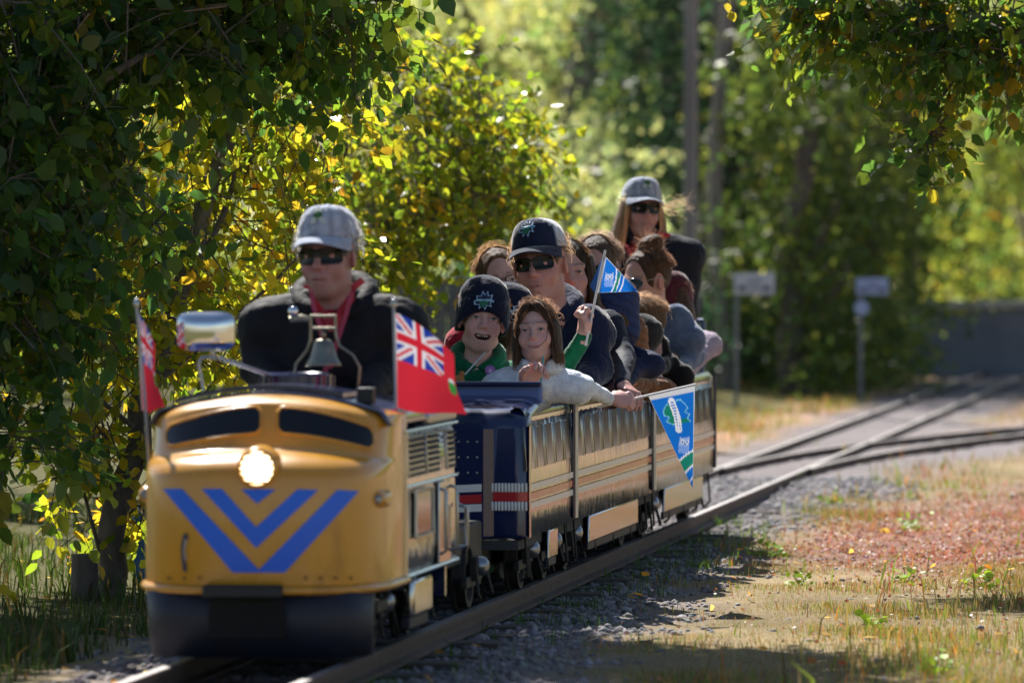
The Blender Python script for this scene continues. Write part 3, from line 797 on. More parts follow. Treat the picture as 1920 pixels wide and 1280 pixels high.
c_gr = np.array((.215, .19, .19)); c_dry = np.array((.25, .19, .105)); c_red = np.array((.28, .15, .13)); c_gn = np.array((.17, .22, .045)); c_soil = np.array((.12, .085, .05)); c_bank = np.array((.42, .26, .17))
n_ = vnoise(PG, 31, 7)[..., None]; n0 = vnoise(PG, 32, 2.2)[..., None]
gcol = c_dry * (1 + .22 * n_ + .2 * n0)
bank = (sstep(30, 36, GY) * 1.0)[..., None]; gcol = gcol * (1 - bank) + c_bank * (1 + .15 * n0) * bank
gcol = gcol * (1 - .75 * green[..., None]) + c_gn * .75 * green[..., None]
gcol = gcol * (1 - .8 * red[..., None]) + c_red * (1 + .3 * n_) * .8 * red[..., None]
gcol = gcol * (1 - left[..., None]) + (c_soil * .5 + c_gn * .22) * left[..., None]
gcol = gcol * (1 - ga[..., None]) + c_gr * (1 + .16 * n_) * ga[..., None]
ii = np.arange(len(gx) - 1)[:, None] * len(gy) + np.arange(len(gy) - 1)[None, :]
GF = np.stack([ii, ii + len(gy), ii + len(gy) + 1, ii + 1], -1).reshape(-1, 4)
GROUND = PM('ground', (.3, .3, .3), rough=.95, spec=.1, attr=True, var=.3, vscale=38, bump=.9, bscale=70)
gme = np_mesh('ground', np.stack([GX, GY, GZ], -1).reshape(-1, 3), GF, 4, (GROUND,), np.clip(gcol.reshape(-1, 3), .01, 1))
tag(obj('ground', gme), kind='structure')

RAILM = PM('rail_steel', (.10, .06, .046), rough=.7, metal=.1, var=.3, vscale=20, bump=.15, bscale=50)
RAILTOP = PM('rail_top', (.34, .32, .31), rough=.42, metal=.7, var=.15, vscale=12)
WOODT = PM('old_sleeper', (.10, .085, .075), rough=.95, var=.35, vscale=14, bump=.6, bscale=30, stretch=(1, 6, 6))
RPROF = [(-.03, -.066), (.03, -.066), (.03, -.058), (.006, -.05), (.006, -.022), (.016, -.018), (.016, -.003), (.013, 0), (-.013, 0), (-.016, -.003), (-.016, -.018), (-.006, -.022), (-.006, -.05), (-.03, -.058)]
def rail(path, parent, off):
    """path: (n,2) centre line; rail at lateral offset"""
    P = np.asarray(path); t = np.gradient(P, axis=0); t /= np.linalg.norm(t, axis=1, keepdims=True); nr = np.stack([t[:, 1], -t[:, 0]], 1)
    C = P + nr * off; k = len(RPROF); V = []; F = []
    mb = MB()
    for i in range(len(C)):
        for (a, z) in RPROF: V.append((C[i, 0] + nr[i, 0] * a, C[i, 1] + nr[i, 1] * a, RZ + z))
    for i in range(len(C) - 1):
        for j in range(k):
            mb.cur = 1 if j == 7 else 0
            mb.add([], [])
            F.append((i * k + j, (i + 1) * k + j, (i + 1) * k + (j + 1) % k, i * k + (j + 1) % k))
    mb.v = [tuple(map(float, q)) for q in V]; mb.f = F; mb.mi = [1 if (n % k) == 7 else 0 for n in range(len(F))]
    return mb.build('rail', [RAILM, RAILTOP], parent, smooth=40)
sm = MB(); sm.box((0, 0, 0), (.78, .13, .07)); SLM = sm.mesh('sleeper', WOODT, 0)
def track(name, path, label, slp, sleep_from=0):
    e = empty(name, Matrix.Translation((path[0][0], path[0][1], 0)), label, 'railway track')
    inv = e.matrix_world.inverted()
    for off in (-.226, .226): 
        r_ = rail(path, e, off); r_.matrix_parent_inverse = inv
    P = np.asarray(path); seg = np.linalg.norm(np.diff(P, axis=0), axis=1); cum = np.concatenate([[0], np.cumsum(seg)])
    for s_ in np.arange(.2, cum[-1], slp):
        x = np.interp(s_, cum, P[:, 0]); y = np.interp(s_, cum, P[:, 1]); x2 = np.interp(s_ + .1, cum, P[:, 0]); y2 = np.interp(s_ + .1, cum, P[:, 1])
        if y > 40 or y < sleep_from: continue
        o = bpy.data.objects.new('sleeper', SLM); link(o, e); o.matrix_parent_inverse = inv
        o.location = (x + random.uniform(-.02, .02), y, -.031 + random.uniform(-.006, .004)); o.rotation_euler = (0, 0, -math.atan2(x2 - x, y2 - y) + random.uniform(-.03, .03))
    return e
pa = [(trackx(y), y) for y in np.arange(7, 75, 1.)]
track('railway_track', pa, 'straight narrow gauge track carrying the miniature train', .42)
pb = [(trackx(y) + .019 * (y - 28.3) ** 2, y) for y in np.arange(29.3, 39, .4)]
track('railway_track', pb, 'narrow gauge siding curving off to the right behind the train', .5, 31)

# stones, blades, weeds -------------------------------------------------------
def scatter(n, x0, x1, y0, y1, seed):
    r = np.random.default_rng(seed); return r.uniform(x0, x1, n), r.uniform(y0, y1, n), r
def gz(X, Y):
    P = np.stack([X, Y], -1); d = (X - trackx(Y)) * CA
    z = .012 * vnoise(P, 21, 1.1) * (np.abs(d) > .6) + .005 * vnoise(P, 22, 9) - .01 - .02 * sstep(.5, .9, np.abs(d)) * (Y < 30) + .105 * sstep(-1.2, -3.0, d) + .04 * sstep(25.5, 28.5, Y) * (1 - sstep(56, 62, Y))
    return z
OCT = np.array([(1, 0, 0), (0, 1, 0), (-1, 0, 0), (0, -1, 0), (0, 0, 1), (.6, .6, .55), (-.6, .6, .5), (-.55, -.6, .55), (.6, -.55, .5)], float)
OF = np.array([(0, 1, 5), (1, 2, 6), (2, 3, 7), (3, 0, 8), (5, 1, 6), (6, 2, 7), (7, 3, 8), (8, 0, 5), (4, 5, 6), (4, 6, 7), (4, 7, 8), (4, 8, 5)])
X, Y, r = scatter(70000, -1.3, 2.8, 13.8, 29, 5)
g_, rd_, gn_, lf_, d_ = zones(X, Y)
k = (r.uniform(size=len(X)) < (g_ ** 1.5 * .9 + .01)) & (d_ > -.9) & (np.abs(np.abs(d_) - .22) > .03); X, Y = X[k], Y[k]; n = len(X)
sz = r.uniform(.006, .017, n) * (1 + .9 * (r.uniform(size=n) > .93))
A = r.uniform(0, 6.28, n); ca_, sa_ = np.cos(A), np.sin(A)
T = OCT[None] * (1 + r.normal(0, .18, (n, len(OCT), 3))) * sz[:, None, None] * np.stack([np.ones(n), r.uniform(.6, 1, n), r.uniform(.45, .8, n)], 1)[:, None, :]
Tx = T[..., 0] * ca_[:, None] - T[..., 1] * sa_[:, None]; Ty = T[..., 0] * sa_[:, None] + T[..., 1] * ca_[:, None]
V = np.stack([Tx + X[:, None], Ty + Y[:, None], T[..., 2] + gz(X, Y)[:, None]], -1).reshape(-1, 3)
F = (np.arange(n)[:, None, None] * len(OCT) + OF[None]).reshape(-1, 3)
cl = np.array((.22, .205, .21)) * r.uniform(.55, 1.45, (n, 1)) * (1 + r.normal(0, .05, (n, 3)))
STONE = PM('stone', (.3, .3, .3), rough=.85, attr=True, var=.2, vscale=60)
tag(obj('gravel', np_mesh('gravel', V, F, 3, (STONE,), np.repeat(cl, len(OCT), 0), False)), 'loose grey track ballast beside and between the rails', 'gravel', kind='stuff')

BLADE = leaf_mat('grass_blade', .35, .5, 1.3, .3)
def blades(X, Y, H, Wd, C, r, lean=.5, bend=.4):
    n = len(X); a = r.uniform(0, 6.28, n); b = r.uniform(0, 6.28, n); l = r.uniform(0, lean, n) * H
    z = gz(X, Y); p0 = np.stack([X, Y, z - .004], -1); dx = np.stack([np.cos(a), np.sin(a), 0 * a], -1) * Wd[:, None]
    ln = np.stack([np.cos(b), np.sin(b), 0 * b], -1)
    p1 = p0 + ln * (l * .35)[:, None] + np.array((0, 0, 1)) * (H * .55)[:, None]
    p2 = p0 + ln * l[:, None] * (1 + bend) + np.array((0, 0, 1)) * (H * r.uniform(.8, 1, n))[:, None]
    V = np.stack([p0 - dx, p0 + dx, p1 + dx * .8, p1 - dx * .8, p2], 1).reshape(-1, 3)
    i = np.arange(n)[:, None] * 5
    return V, np.concatenate([i + np.array([[0, 1, 2]]), i + np.array([[0, 2, 3]]), i + np.array([[3, 2, 4]])]), np.repeat(C, 5, 0)
def grass_patch(name, n, box, seed, hfun, cfun, keep, label, wmul=1.):
    X, Y, r = scatter(n, *box, seed); z_ = zones(X, Y); k = keep(X, Y, z_, r); X, Y = X[k], Y[k]; z_ = [q[k] for q in z_]
    H = hfun(X, Y, z_, r); C = np.clip(cfun(X, Y, z_, r), .005, .9)
    V, F, C = blades(X, Y, H, np.clip(H * .03, .0009, .004) * wmul * r.uniform(.7, 1.3, len(X)), C, r)
    tag(obj(name, np_mesh(name, V, F, 3, (BLADE,), C, False)), label, 'grass', kind='stuff')
def dryc(X, Y, z_, r):
    n = len(X); P = np.stack([X, Y], -1)
    c = np.array((.34, .26, .14)) * r.uniform(.45, 1.35, (n, 1)); g = (r.uniform(size=n) < (.36 + .5 * z_[2]))[:, None]
    c = np.where(g, np.array((.16, .24, .04)) * r.uniform(.6, 1.6, (n, 1)), c)
    rr = (r.uniform(size=n) < .75 * z_[1])[:, None]; c = np.where(rr, np.array((.46, .13, .13)) * r.uniform(.5, 1.5, (n, 1)), c)
    ob = (r.uniform(size=n) < .12)[:, None]; return np.where(ob, np.array((.5, .22, .07)) * r.uniform(.6, 1.2, (n, 1)), c)
def patchy(X, Y, s=41, f=2.4): return np.clip(.55 + .6 * vnoise(np.stack([X, Y], -1), s, f), .12, 1.3)
grass_patch('dry_grass', 190000, (-.2, 2.75, 13.6, 27), 51, lambda X, Y, z, r: r.uniform(.02, .075, len(X)) * patchy(X, Y) * np.where(r.uniform(size=len(X)) > .985, 2.6, 1), dryc,
            lambda X, Y, z, r: (r.uniform(size=len(X)) < (1 - .93 * z[0]) * patchy(X, Y, 44, 5)) & (z[4] > .42), 'short dry straw coloured grass with red and green patches right of the track')
grass_patch('dry_grass', 60000, (.8, 5.5, 27, 50), 52, lambda X, Y, z, r: r.uniform(.03, .1, len(X)) * patchy(X, Y), dryc,
            lambda X, Y, z, r: (r.uniform(size=len(X)) < (1 - .97 * z[0]) * patchy(X, Y, 44, 3)), 'dry grass on the sunny bank around the siding', 2.)
def grnc(X, Y, z_, r):
    n = len(X); c = np.array((.055, .095, .022)) * r.uniform(.5, 1.6, (n, 1)); return np.where((r.uniform(size=n) < .2)[:, None], np.array((.17, .125, .06)) * r.uniform(.5, 1.2, (n, 1)), c)  # blades darkened, putting the shade of the left side into their colour
grass_patch('long_grass', 45000, (-4.2, -.75, 14, 25), 53, lambda X, Y, z, r: r.uniform(.04, .16, len(X)) * patchy(X, Y, 47, 2), grnc,
            lambda X, Y, z, r: (z[4] < -.75) & (r.uniform(size=len(X)) < patchy(X, Y, 48, 3)), 'long green grass in the shade left of the track', 1.3)
# tufts growing along the rail
def tufty(X, Y, z, r): return (np.abs(z[4] - .42 - .1 * vnoise(np.stack([X, Y], -1), 61, 3)) < .16) & (vnoise(np.stack([X, Y], -1), 62, 5) > .35)
grass_patch('green_weeds', 60000, (-1., 2.6, 13.6, 25), 54, lambda X, Y, z, r: r.uniform(.02, .075, len(X)), lambda X, Y, z, r: np.array((.08, .16, .03)) * r.uniform(.5, 1.5, (len(X), 1)), tufty, 'low green weed tufts growing in the ballast along the rail')

# ------------------------------------------------------------------ leaves
LT = np.array([(0, 0, 0), (.28, .3, .05), (.62, .27, .06), (1, 0, -.03), (.62, -.27, .06), (.28, -.3, .05), (.5, 0, -.02)], float)
LF4 = np.array([(0, 5, 4, 6), (6, 4, 3, 2), (0, 6, 2, 1)])
LEAF = leaf_mat('leaf', .62, .33, 2.6, .5)
LEAFD = leaf_mat('leaf_dark', .42, .5, 1.5, .35, (.95, 1.05, .9))
LEAFW = leaf_mat('leaf_far', .65, .42, 2.4, .4, (1.0, 1.02, 1.0))
def leaves(P, D, N, S, C, wid=1., far=False):
    D = D / (np.linalg.norm(D, axis=1, keepdims=True) + 1e-9); B = np.cross(N, D); B /= np.linalg.norm(B, axis=1, keepdims=True) + 1e-9; N = np.cross(D, B)
    if far:
        t = np.array([(0, 0, 0), (.5, .34, .03), (1, 0, 0), (.5, -.34, .03)]); f = np.array([(0, 3, 2, 1)])
    else: t, f = LT, LF4
    V = P[:, None] + S[:, None, None] * (t[None, :, 0:1] * D[:, None] + t[None, :, 1:2] * wid * B[:, None] + t[None, :, 2:3] * N[:, None])
    F = (np.arange(len(P))[:, None, None] * len(t) + f[None]).reshape(-1, 4)
    return V.reshape(-1, 3), F, np.repeat(C, len(t), 0)
def pal(n, cols, wts, r, jit=.25):
    c = np.array(cols)[r.choice(len(cols), n, p=np.array(wts) / sum(wts))]; return c * r.uniform(1 - jit, 1 + jit, (n, 1)) * (1 + r.normal(0, .05, (n, 3)))
BARK = PM('bark', (.16, .13, .11), rough=.9, var=.4, vscale=25, bump=.8, bscale=40, stretch=(1, 1, .3))
BARKL = PM('grey_bark', (.23, .2, .18), rough=.85, var=.3, vscale=25, bump=.5, bscale=40, stretch=(1, 1, .3))
def tree(name, base, label, cat, group, trunk, limbs, blobs, size, cols, wts, seed, per=11, bark=None, far=False, tr=.05, tw=.25, droop=.45, twigs=True, colfun=None, lmat=None):
    """trunk: points; limbs: list of (points, r0); blobs: (centre, radii, number of sprays)"""
    r = np.random.default_rng(seed); base = np.array(base, float); bark = bark or BARK
    e = empty(name, Matrix.Translation(base), label, cat, group)
    def jig(pts):
        pts = np.array(pts, float); out = [pts[0]]
        for a, b in zip(pts[:-1], pts[1:]):
            L_ = np.linalg.norm(b - a); out += [a * .66 + b * .34 + r.normal(0, .035 * L_, 3), a * .33 + b * .67 + r.normal(0, .035 * L_, 3), b]
        return np.array(out) - base
    mb = MB(); tp = jig(trunk); mb.tube(tp, list(np.linspace(tr, tr * .45, len(tp))), 9); mb.build('trunk', bark, e, smooth=60)
    if limbs:
        for pts, r0 in limbs:
            lm = MB(); q = jig(pts); lm.tube(q, list(np.linspace(r0, r0 * .3, len(q))), 7); lm.build('limb', bark, e, smooth=60)
    Ps, Ds, Ss, Cs, tws = [], [], [], [], []
    for bi, (c, rad, ns) in enumerate(blobs):
        c = np.array(c, float); rad = np.array(rad, float)
        q = r.normal(size=(ns, 3)); q /= np.linalg.norm(q, axis=1, keepdims=True); q *= r.uniform(0, 1, (ns, 1)) ** .42
        s0 = c + q * rad - base
        s0 += (np.stack([vnoise(s0, seed + j, 1.6) for j in range(3)], 1)) * rad.mean() * .22
        dr = q * .6 + r.normal(0, .5, (ns, 3)) + np.array((0, 0, -.15)); dr /= np.linalg.norm(dr, axis=1, keepdims=True)
        ln = r.uniform(.6, 1.3, ns) * tw
        cl = pal(ns, cols, wts, r, .2)
        for j in range(per):
            f = (j + .6) / per; p = s0 + dr * (ln * f)[:, None] + np.array((0, 0, -1.)) * (.25 * ln * f * f)[:, None] + r.normal(0, size * .35, (ns, 3))
            d = dr * .5 + r.normal(0, .65, (ns, 3)) + np.array((0, 0, -droop)); Ps.append(p); Ds.append(d)
            Ss.append(size * r.uniform(.55, 1.2, ns)); Cs.append(cl * .55 + pal(ns, cols, wts, r, .25) * .45)
        tws.append(np.stack([s0 - dr * (ln * .5)[:, None], s0 + dr * (ln * .3)[:, None], s0 + dr * ln[:, None] + np.array((0, 0, -1.)) * (.22 * ln)[:, None]], 1))
    P = np.concatenate(Ps); D = np.concatenate(Ds); n = len(P); C = np.clip(np.concatenate(Cs), .004, .9)
    if colfun: C = colfun(P + base, C, r)
    V, F, Cc = leaves(P, D, r.normal(size=(n, 3)) + np.array((0, -.2, .5)), np.concatenate(Ss), C, r.uniform(.8, 1.25, (n, 1, 1)), far)
    obj('crown', np_mesh('crown', V, F, 4, (lmat or (LEAFW if far else LEAF),), Cc, False), e)
    if twigs:
        tp = np.concatenate(tws); V, F, _ = strips(tp, np.full(len(tp), .0035), np.zeros((len(tp), 3)))
        V2, F2, _ = strips(tp, np.full(len(tp), .0035), np.zeros((len(tp), 3)))
        tg = obj('twigs', np_mesh('twigs', np.concatenate([V, V2]), np.concatenate([F, F2 + len(V)]), 4, (bark,), None, False), e); tag(tg, kind='stuff')
    return e
# ------------------------------------------------------------------ trees and background
GREEN_D = [(.03, .072, .034), (.045, .10, .036), (.07, .13, .03), (.13, .16, .02), (.3, .2, .02)]
YEL = [(.10, .16, .022), (.17, .21, .022), (.27, .26, .025), (.37, .29, .028), (.06, .11, .024), (.42, .2, .03)]
MIXB = [(.06, .10, .025), (.10, .14, .03), (.16, .18, .03), (.24, .22, .03)]
def B(px, py, Y, rx, ry, rz, n):
    """leaf cloud round a photograph point; radii in photograph pixels (across, up) and metres deep"""
    s = FPX / Y; return (W(px, py, Y), (rx / s, rz, ry / s), n)
def Q(*a): return W(*a)
def G(px, Y): p = W(px, 640, Y); p[2] = gz(np.array([p[0]]), np.array([Y]))[0] - .03; return p

# big shaded tree whose boughs hang in from the left and over the top
tb = G(-330, 18.6)
tree('shade_tree', tb, 'dark leafed tree whose drooping boughs fill the upper left corner', 'tree', 'trees beside the track',
     [tb, tb + (.1, .1, 1.5), tb + (.25, .3, 3.2), tb + (.6, .8, 4.6)],
     [([tb + (.15, .2, 1.9), Q(-60, 330, 18.8), Q(140, 180, 18.9), Q(310, 90, 19)], .035), ([tb + (.2, .25, 2.4), Q(120, -120, 19.2), Q(420, -160, 19.6), Q(700, -60, 20)], .045),
      ([tb + (.1, .15, 1.5), Q(-40, 520, 18.6), Q(90, 640, 18.7)], .025), ([Q(120, -120, 19.2), Q(260, 60, 19.2), Q(330, 60, 19.2)], .02), ([tb + (.2, .3, 2.9), Q(300, -500, 20), Q(700, -560, 20.6)], .04)],
     [B(50, 120, 18.9, 210, 160, .5, 180), B(290, 80, 19.2, 190, 100, .5, 120), B(520, 60, 19.7, 200, 95, .4, 130), B(690, 20, 20, 80, 55, .25, 36), B(50, 370, 18.8, 150, 170, .45, 150), B(30, 590, 18.7, 120, 110, .4, 85),
      B(20, 790, 18.8, 90, 110, .35, 40), B(240, 400, 19.3, 90, 110, .3, 34), B(-200, 300, 18.6, 260, 400, .8, 260), B(250, -220, 19.6, 420, 190, .9, 420), B(600, -230, 18.9, 260, 110, .4, 170), B(840, -640, 18.3, 210, 110, .35, 150), B(760, -620, 19.5, 260, 110, .3, 190), B(905, -615, 18.8, 165, 100, .3, 150), B(400, -560, 19.4, 440, 160, .75, 560), B(560, -700, 19.3, 280, 150, .7, 300), B(-300, -700, 21.5, 420, 250, 1.3, 500), B(-250, -350, 19, 330, 300, .9, 260)],
     .074, GREEN_D, [4, 5, 4, 2.4, .45], 101, per=9, tr=.11, tw=.28, droop=.8)
# yellow-green tree behind the loco
tb = G(203, 20.0)
tree('birch_tree', tb, 'yellowing tree with leaning trunk just behind the locomotive', 'tree', 'trees beside the track',
     [tb, Q(215, 960, 20), Q(260, 760, 20.1), Q(330, 560, 20.3), Q(400, 330, 20.7), Q(430, 120, 21)],
     [([Q(330, 560, 20.3), Q(420, 400, 20.6), Q(470, 210, 20.9)], .018), ([Q(260, 760, 20.1), Q(420, 620, 20.5), Q(560, 480, 21)], .016), ([Q(300, 640, 20.2), Q(180, 520, 20.1), Q(90, 440, 20)], .014),
      ([Q(400, 330, 20.7), Q(560, 260, 21.3), Q(650, 150, 21.7)], .014), ([Q(250, 800, 20), Q(130, 700, 19.8)], .01), ([tb + (-.02, 0, .15), Q(150, 900, 19.9), Q(120, 780, 19.8)], .008), ([tb + (.02, 0, .1), Q(240, 880, 20), Q(150, 740, 19.9)], .008)],
     [B(330, 470, 20.5, 190, 170, .5, 112), B(470, 270, 20.9, 170, 130, .5, 81), B(200, 650, 20.1, 130, 130, .35, 81), B(400, 640, 20.7, 130, 90, .4, 74), B(590, 200, 21.4, 120, 110, .4, 61), B(150, 830, 20, 100, 80, .3, 40), B(250, 940, 20.2, 60, 70, .25, 23),
      B(560, 460, 21.2, 110, 110, .35, 54), B(330, 160, 20.9, 220, 140, .5, 102), B(110, 500, 20.3, 150, 200, .4, 88)],
     .062, YEL, [3, 4, 4, 3, 2, .8], 102, per=8, tr=.055, tw=.26)
tb = np.array((-3.3, 27.5, 0.))
tree('thicket_tree', tb, 'bushy tree outside the frame shading the grass left of the train', 'tree', 'trees beside the track', [tb, tb + (.1, 0, 2), tb + (0, .1, 4.6)], [([tb + (.1, 0, 1.6), tb + (1.1, 0, 3)], .03), ([tb + (0, 0, 1.8), tb + (-1, 0, 3.2)], .03)],
     [((-3.3, 27.5, 2.2), (1.2, 1.0, .7), 150), ((-2.9, 27.3, 3.1), (1.4, 1.1, .7), 200), ((-3.5, 27.6, 4.2), (1.3, 1.1, .8), 170), ((-2.1, 26.8, 3.0), (.7, .8, .6), 90)], .09, YEL, [5, 4, 2, 1, 4, .3], 105, per=9, far=True, tr=.09, tw=.35, twigs=False)
# shrub tree behind the driver
tb = G(640, 24.5)
tree('aspen_tree', tb, 'bright yellow-green tree behind the driver and left of the capped man', 'tree', 'trees beside the track',
     [tb, Q(650, 700, 24.5), Q(690, 480, 24.6), Q(760, 300, 24.8), Q(800, 120, 25)],
     [([Q(690, 480, 24.6), Q(740, 350, 24.6), Q(810, 270, 24.6)], .022), ([Q(660, 640, 24.5), Q(600, 480, 24.3), Q(560, 330, 24.2)], .018), ([Q(700, 440, 24.6), Q(830, 430, 25), Q(930, 400, 25.2)], .014), ([Q(650, 700, 24.5), Q(700, 620, 24.8), Q(730, 540, 25)], .012)],
     [B(720, 250, 24.6, 150, 140, .6, 190), B(850, 270, 25, 130, 130, .5, 160), B(650, 420, 24.4, 120, 130, .5, 140), B(790, 410, 24.8, 130, 70, .5, 150), B(920, 390, 25.2, 70, 60, .35, 60), B(650, 590, 24.6, 90, 110, .4, 130), B(560, 560, 24.2, 100, 140, .45, 150), B(790, 130, 25, 110, 70, .4, 80), B(600, 760, 24.4, 130, 90, .4, 110), B(960, 250, 25.3, 50, 70, .3, 32)],
     .055, YEL, [5, 5, 2.5, 1, 3, .4], 103, per=8, tr=.05, tw=.26, bark=BARKL)
# bough from a tree outside the picture on the right
tb = G(2650, 21.5)
tree('maple_tree', tb, 'tree whose dark leafy bough hangs into the upper right corner', 'tree', 'trees beside the track',
     [tb, tb + (-.05, 0, 1.5), tb + (-.2, 0, 3.2), tb + (-.3, .1, 5)],
     [([tb + (-.1, 0, 2.0), Q(2300, 60, 21.4), Q(2050, 55, 21.3), Q(1850, 50, 21.2), Q(1640, 40, 21.2), Q(1480, 20, 21.2)], .03), ([Q(1950, 55, 21.3), Q(1850, 110, 21.2), Q(1760, 190, 21.1), Q(1745, 290, 21.1)], .011), ([tb + (-.2, 0, 3), Q(2100, -150, 21.4), Q(1700, -130, 21.4)], .03)],
     [B(1660, 25, 21.2, 190, 60, .35, 80), B(1850, 45, 21.2, 150, 65, .35, 80), B(1740, 95, 21.1, 90, 40, .25, 22), B(1752, 255, 21.05, 28, 62, .12, 26), B(1510, 30, 21.2, 60, 45, .25, 30), B(1590, -140, 21.4, 330, 110, .6, 150), B(2150, 60, 21.4, 250, 170, .7, 170), B(2000, -300, 21.4, 500, 170, .9, 250), B(1915, 120, 21.2, 40, 40, .2, 14)],
     .068, GREEN_D, [3, 4, 4, 3, .8], 104, per=8, tr=.1, tw=.22, droop=.6)

# trees of the background, each its own
def bgtree(px, Y, top, w, cols, wts, seed, label, low=620, n=520, trunk=True, size=.085, bark=None, dense=1., lmat=None):
    s = FPX / Y; tb = G(px, Y); r = random.Random(seed)
    bl = []
    H = (HOR - top) / s + CZ; lowz = CZ + (HOR - low) / s
    for i in range(9):
        f = (i + .5) / 9; z = lowz + (H - lowz) * f; wf = math.sin(math.pi * (.18 + .72 * f)) ** .7
        for k_ in range(2):
            bl.append(((tb[0] + r.uniform(-.5, .5) * w / s * wf, Y + r.uniform(-1, 1), z + r.uniform(-.3, .3)), (w / s * .42 * wf, 1.2, (H - lowz) * .11), int(n / 18 * dense)))
    lim = [([tb + (0, 0, lowz + (H - lowz) * f), tb + (r.uniform(-.6, .6) * w / s, r.uniform(-.6, .6), lowz + (H - lowz) * min(1, f + .25))], .05) for f in (.1, .3, .5)]
    tree('background_tree', tb, label, 'tree', 'trees behind the railway', [tb, tb + (r.uniform(-.1, .1), 0, H * .5), tb + (r.uniform(-.3, .3), 0, H * .97)], lim, bl, size, cols, wts, seed, per=9, bark=bark or BARK, far=True, tr=.13 if trunk else .07, tw=.5, twigs=False, lmat=lmat)
DKG = [(.024, .052, .028), (.036, .075, .034), (.06, .10, .034), (.12, .15, .035)]
PALE = [(.19, .22, .085), (.26, .27, .095), (.33, .31, .1), (.14, .17, .07), (.42, .33, .08)]  # greens lightened and greyed, sunlit haze put into the leaf colour
bgtree(760, 62, -260, 420, PALE, [4, 4, 2, 3, .6], 201, 'pale green background tree above the aspen leaves at the top', low=560, n=750)
bgtree(905, 56, -120, 330, PALE, [4, 4, 3, 3, 1.2], 202, 'yellow tinged background tree between the capped man and the top edge', low=600, n=700)
bgtree(1040, 66, -200, 300, PALE, [3, 4, 3, 3, 1], 203, 'airy pale background tree showing sky through its top', low=560, n=560)
bgtree(1060, 48, 290, 240, PALE, [4, 4, 1, 4, .2], 204, 'low pale green tree just left of the standing conductor', low=620, n=520)
bgtree(1180, 58, -160, 260, MIXB, [4, 4, 2, 1], 205, 'mid green background tree directly above the conductor', low=520, n=620)
bgtree(1365, 50, -330, 330, DKG, [4, 4, 2, .6], 206, 'dark dense background tree right of the wooden pole', low=660, n=1250, lmat=LEAFD)
bgtree(1255, 53, -300, 220, DKG, [4, 4, 2, .8], 207, 'dark background tree left of the wooden pole', low=420, n=700, lmat=LEAFD)
bgtree(1490, 46, 120, 300, MIXB, [4, 4, 3, 1], 208, 'green background tree above the white trackside sign', low=690, n=850, lmat=LEAFD)
bgtree(1650, 50, -20, 260, MIXB, [3, 4, 4, 2], 209, 'yellow-green background tree above the farther blue sign', low=680, n=900)
bgtree(1840, 61, -60, 300, YEL, [4, 4, 3, 1, 4, .6], 210, 'autumn tinted background tree below the hanging bough', low=590, n=880)
bgtree(1965, 59, -40, 260, MIXB, [4, 4, 3, 1], 217, 'green background tree filling the gap at the picture edge above the wall', low=600, n=620)
bgtree(2080, 62, -100, 380, YEL, [4, 4, 3, 1, 3, .4], 211, 'background tree at the far edge beyond the grey wall', low=590, n=750)
bgtree(2600, 50, -200, 620, DKG, [3, 4, 4, 2], 212, 'broad background tree outside the frame beyond the wall', low=650, n=600)
bgtree(3400, 44, -300, 800, YEL, [4, 4, 3, 1, 4, .4], 213, 'broad background tree far outside the frame to the side', low=660, n=520)
bgtree(560, 52, -200, 360, PALE, [4, 4, 3, 3, .6], 214, 'pale background tree hidden behind the birch leaves', low=640, n=520)
bgtree(300, 46, -300, 460, MIXB, [4, 4, 3, 1], 215, 'green background tree behind the shaded boughs', low=760, n=560)
bgtree(30, 42, -300, 460, MIXB, [4, 4, 3, 1], 216, 'green background tree behind the dark boughs at the picture edge', low=760, n=520)
# tall trees added for shade: only their trunks stand in the picture, their high crowns shade what is below
for i, (x_, y_, cr) in enumerate([(.9, 56.5, 2.2), (3.0, 55, 2.4), (6.2, 57, 2.6), (8.4, 56, 2.6), (-2.6, 74, 3)]):
    p0 = np.array((x_, y_, -.1)); rr_ = random.Random(i)
    bl_ = [((x_ + rr_.uniform(-1.2, 1.2), y_ + rr_.uniform(-1.2, 1.2), z_), (cr, cr, 1.5), 260) for z_ in (7.0, 8.6, 10.2, 11.8, 13.2)]
    tree('tall_tree', p0, ['tall straight trunk rising behind the conductor', 'tall straight trunk above the white trackside sign', 'tall straight trunk beyond the hanging bough', 'tall trunk outside the frame behind the grey wall', 'farthest tall trunk among the pale trees'][i], 'tree', 'tall trees added for shade',
         [p0, p0 + (.1, 0, 6), p0 + (-.1, 0, 13)], [([p0 + (.1, 0, 6), p0 + (1.5, 0, 9)], .06), ([p0 + (.05, 0, 7), p0 + (-1.5, 0, 10)], .06)], bl_, .17, DKG, [4, 4, 2, .6], 450 + i, per=8, lmat=LEAFD, far=True, tr=.16, tw=.8, twigs=False, bark=BARKL)
def shrub(px, Y, top, w, cols, wts, seed, label, n=120, bot=None):
    s = FPX / Y; tb = G(px, Y); H = CZ + (HOR - top) / s
    bl = [((tb[0] + random.uniform(-.32, .32) * w / s, Y + random.uniform(-.5, .5), H * f), (w / s * .4, .7, H * .22), n // 4) for f in (.2, .42, .62, .8)]
    tree('shrub', tb, label, 'shrub', 'shrubs along the bank', [tb, tb + (.05, 0, H * .4), tb + (0, 0, H * .8)], [([tb + (0, 0, .1), tb + (-.3, 0, H * .6)], .02), ([tb + (0, 0, .1), tb + (.3, 0, H * .6)], .02)], bl, .08, cols, wts, seed, per=9, far=True, tr=.03, tw=.4, twigs=False, lmat=LEAFD if cols is DKG else None)
shrub(930, 37, 470, 190, DKG, [3, 4, 3, 1], 301, 'dark green shrub behind the grey board fence', 220)
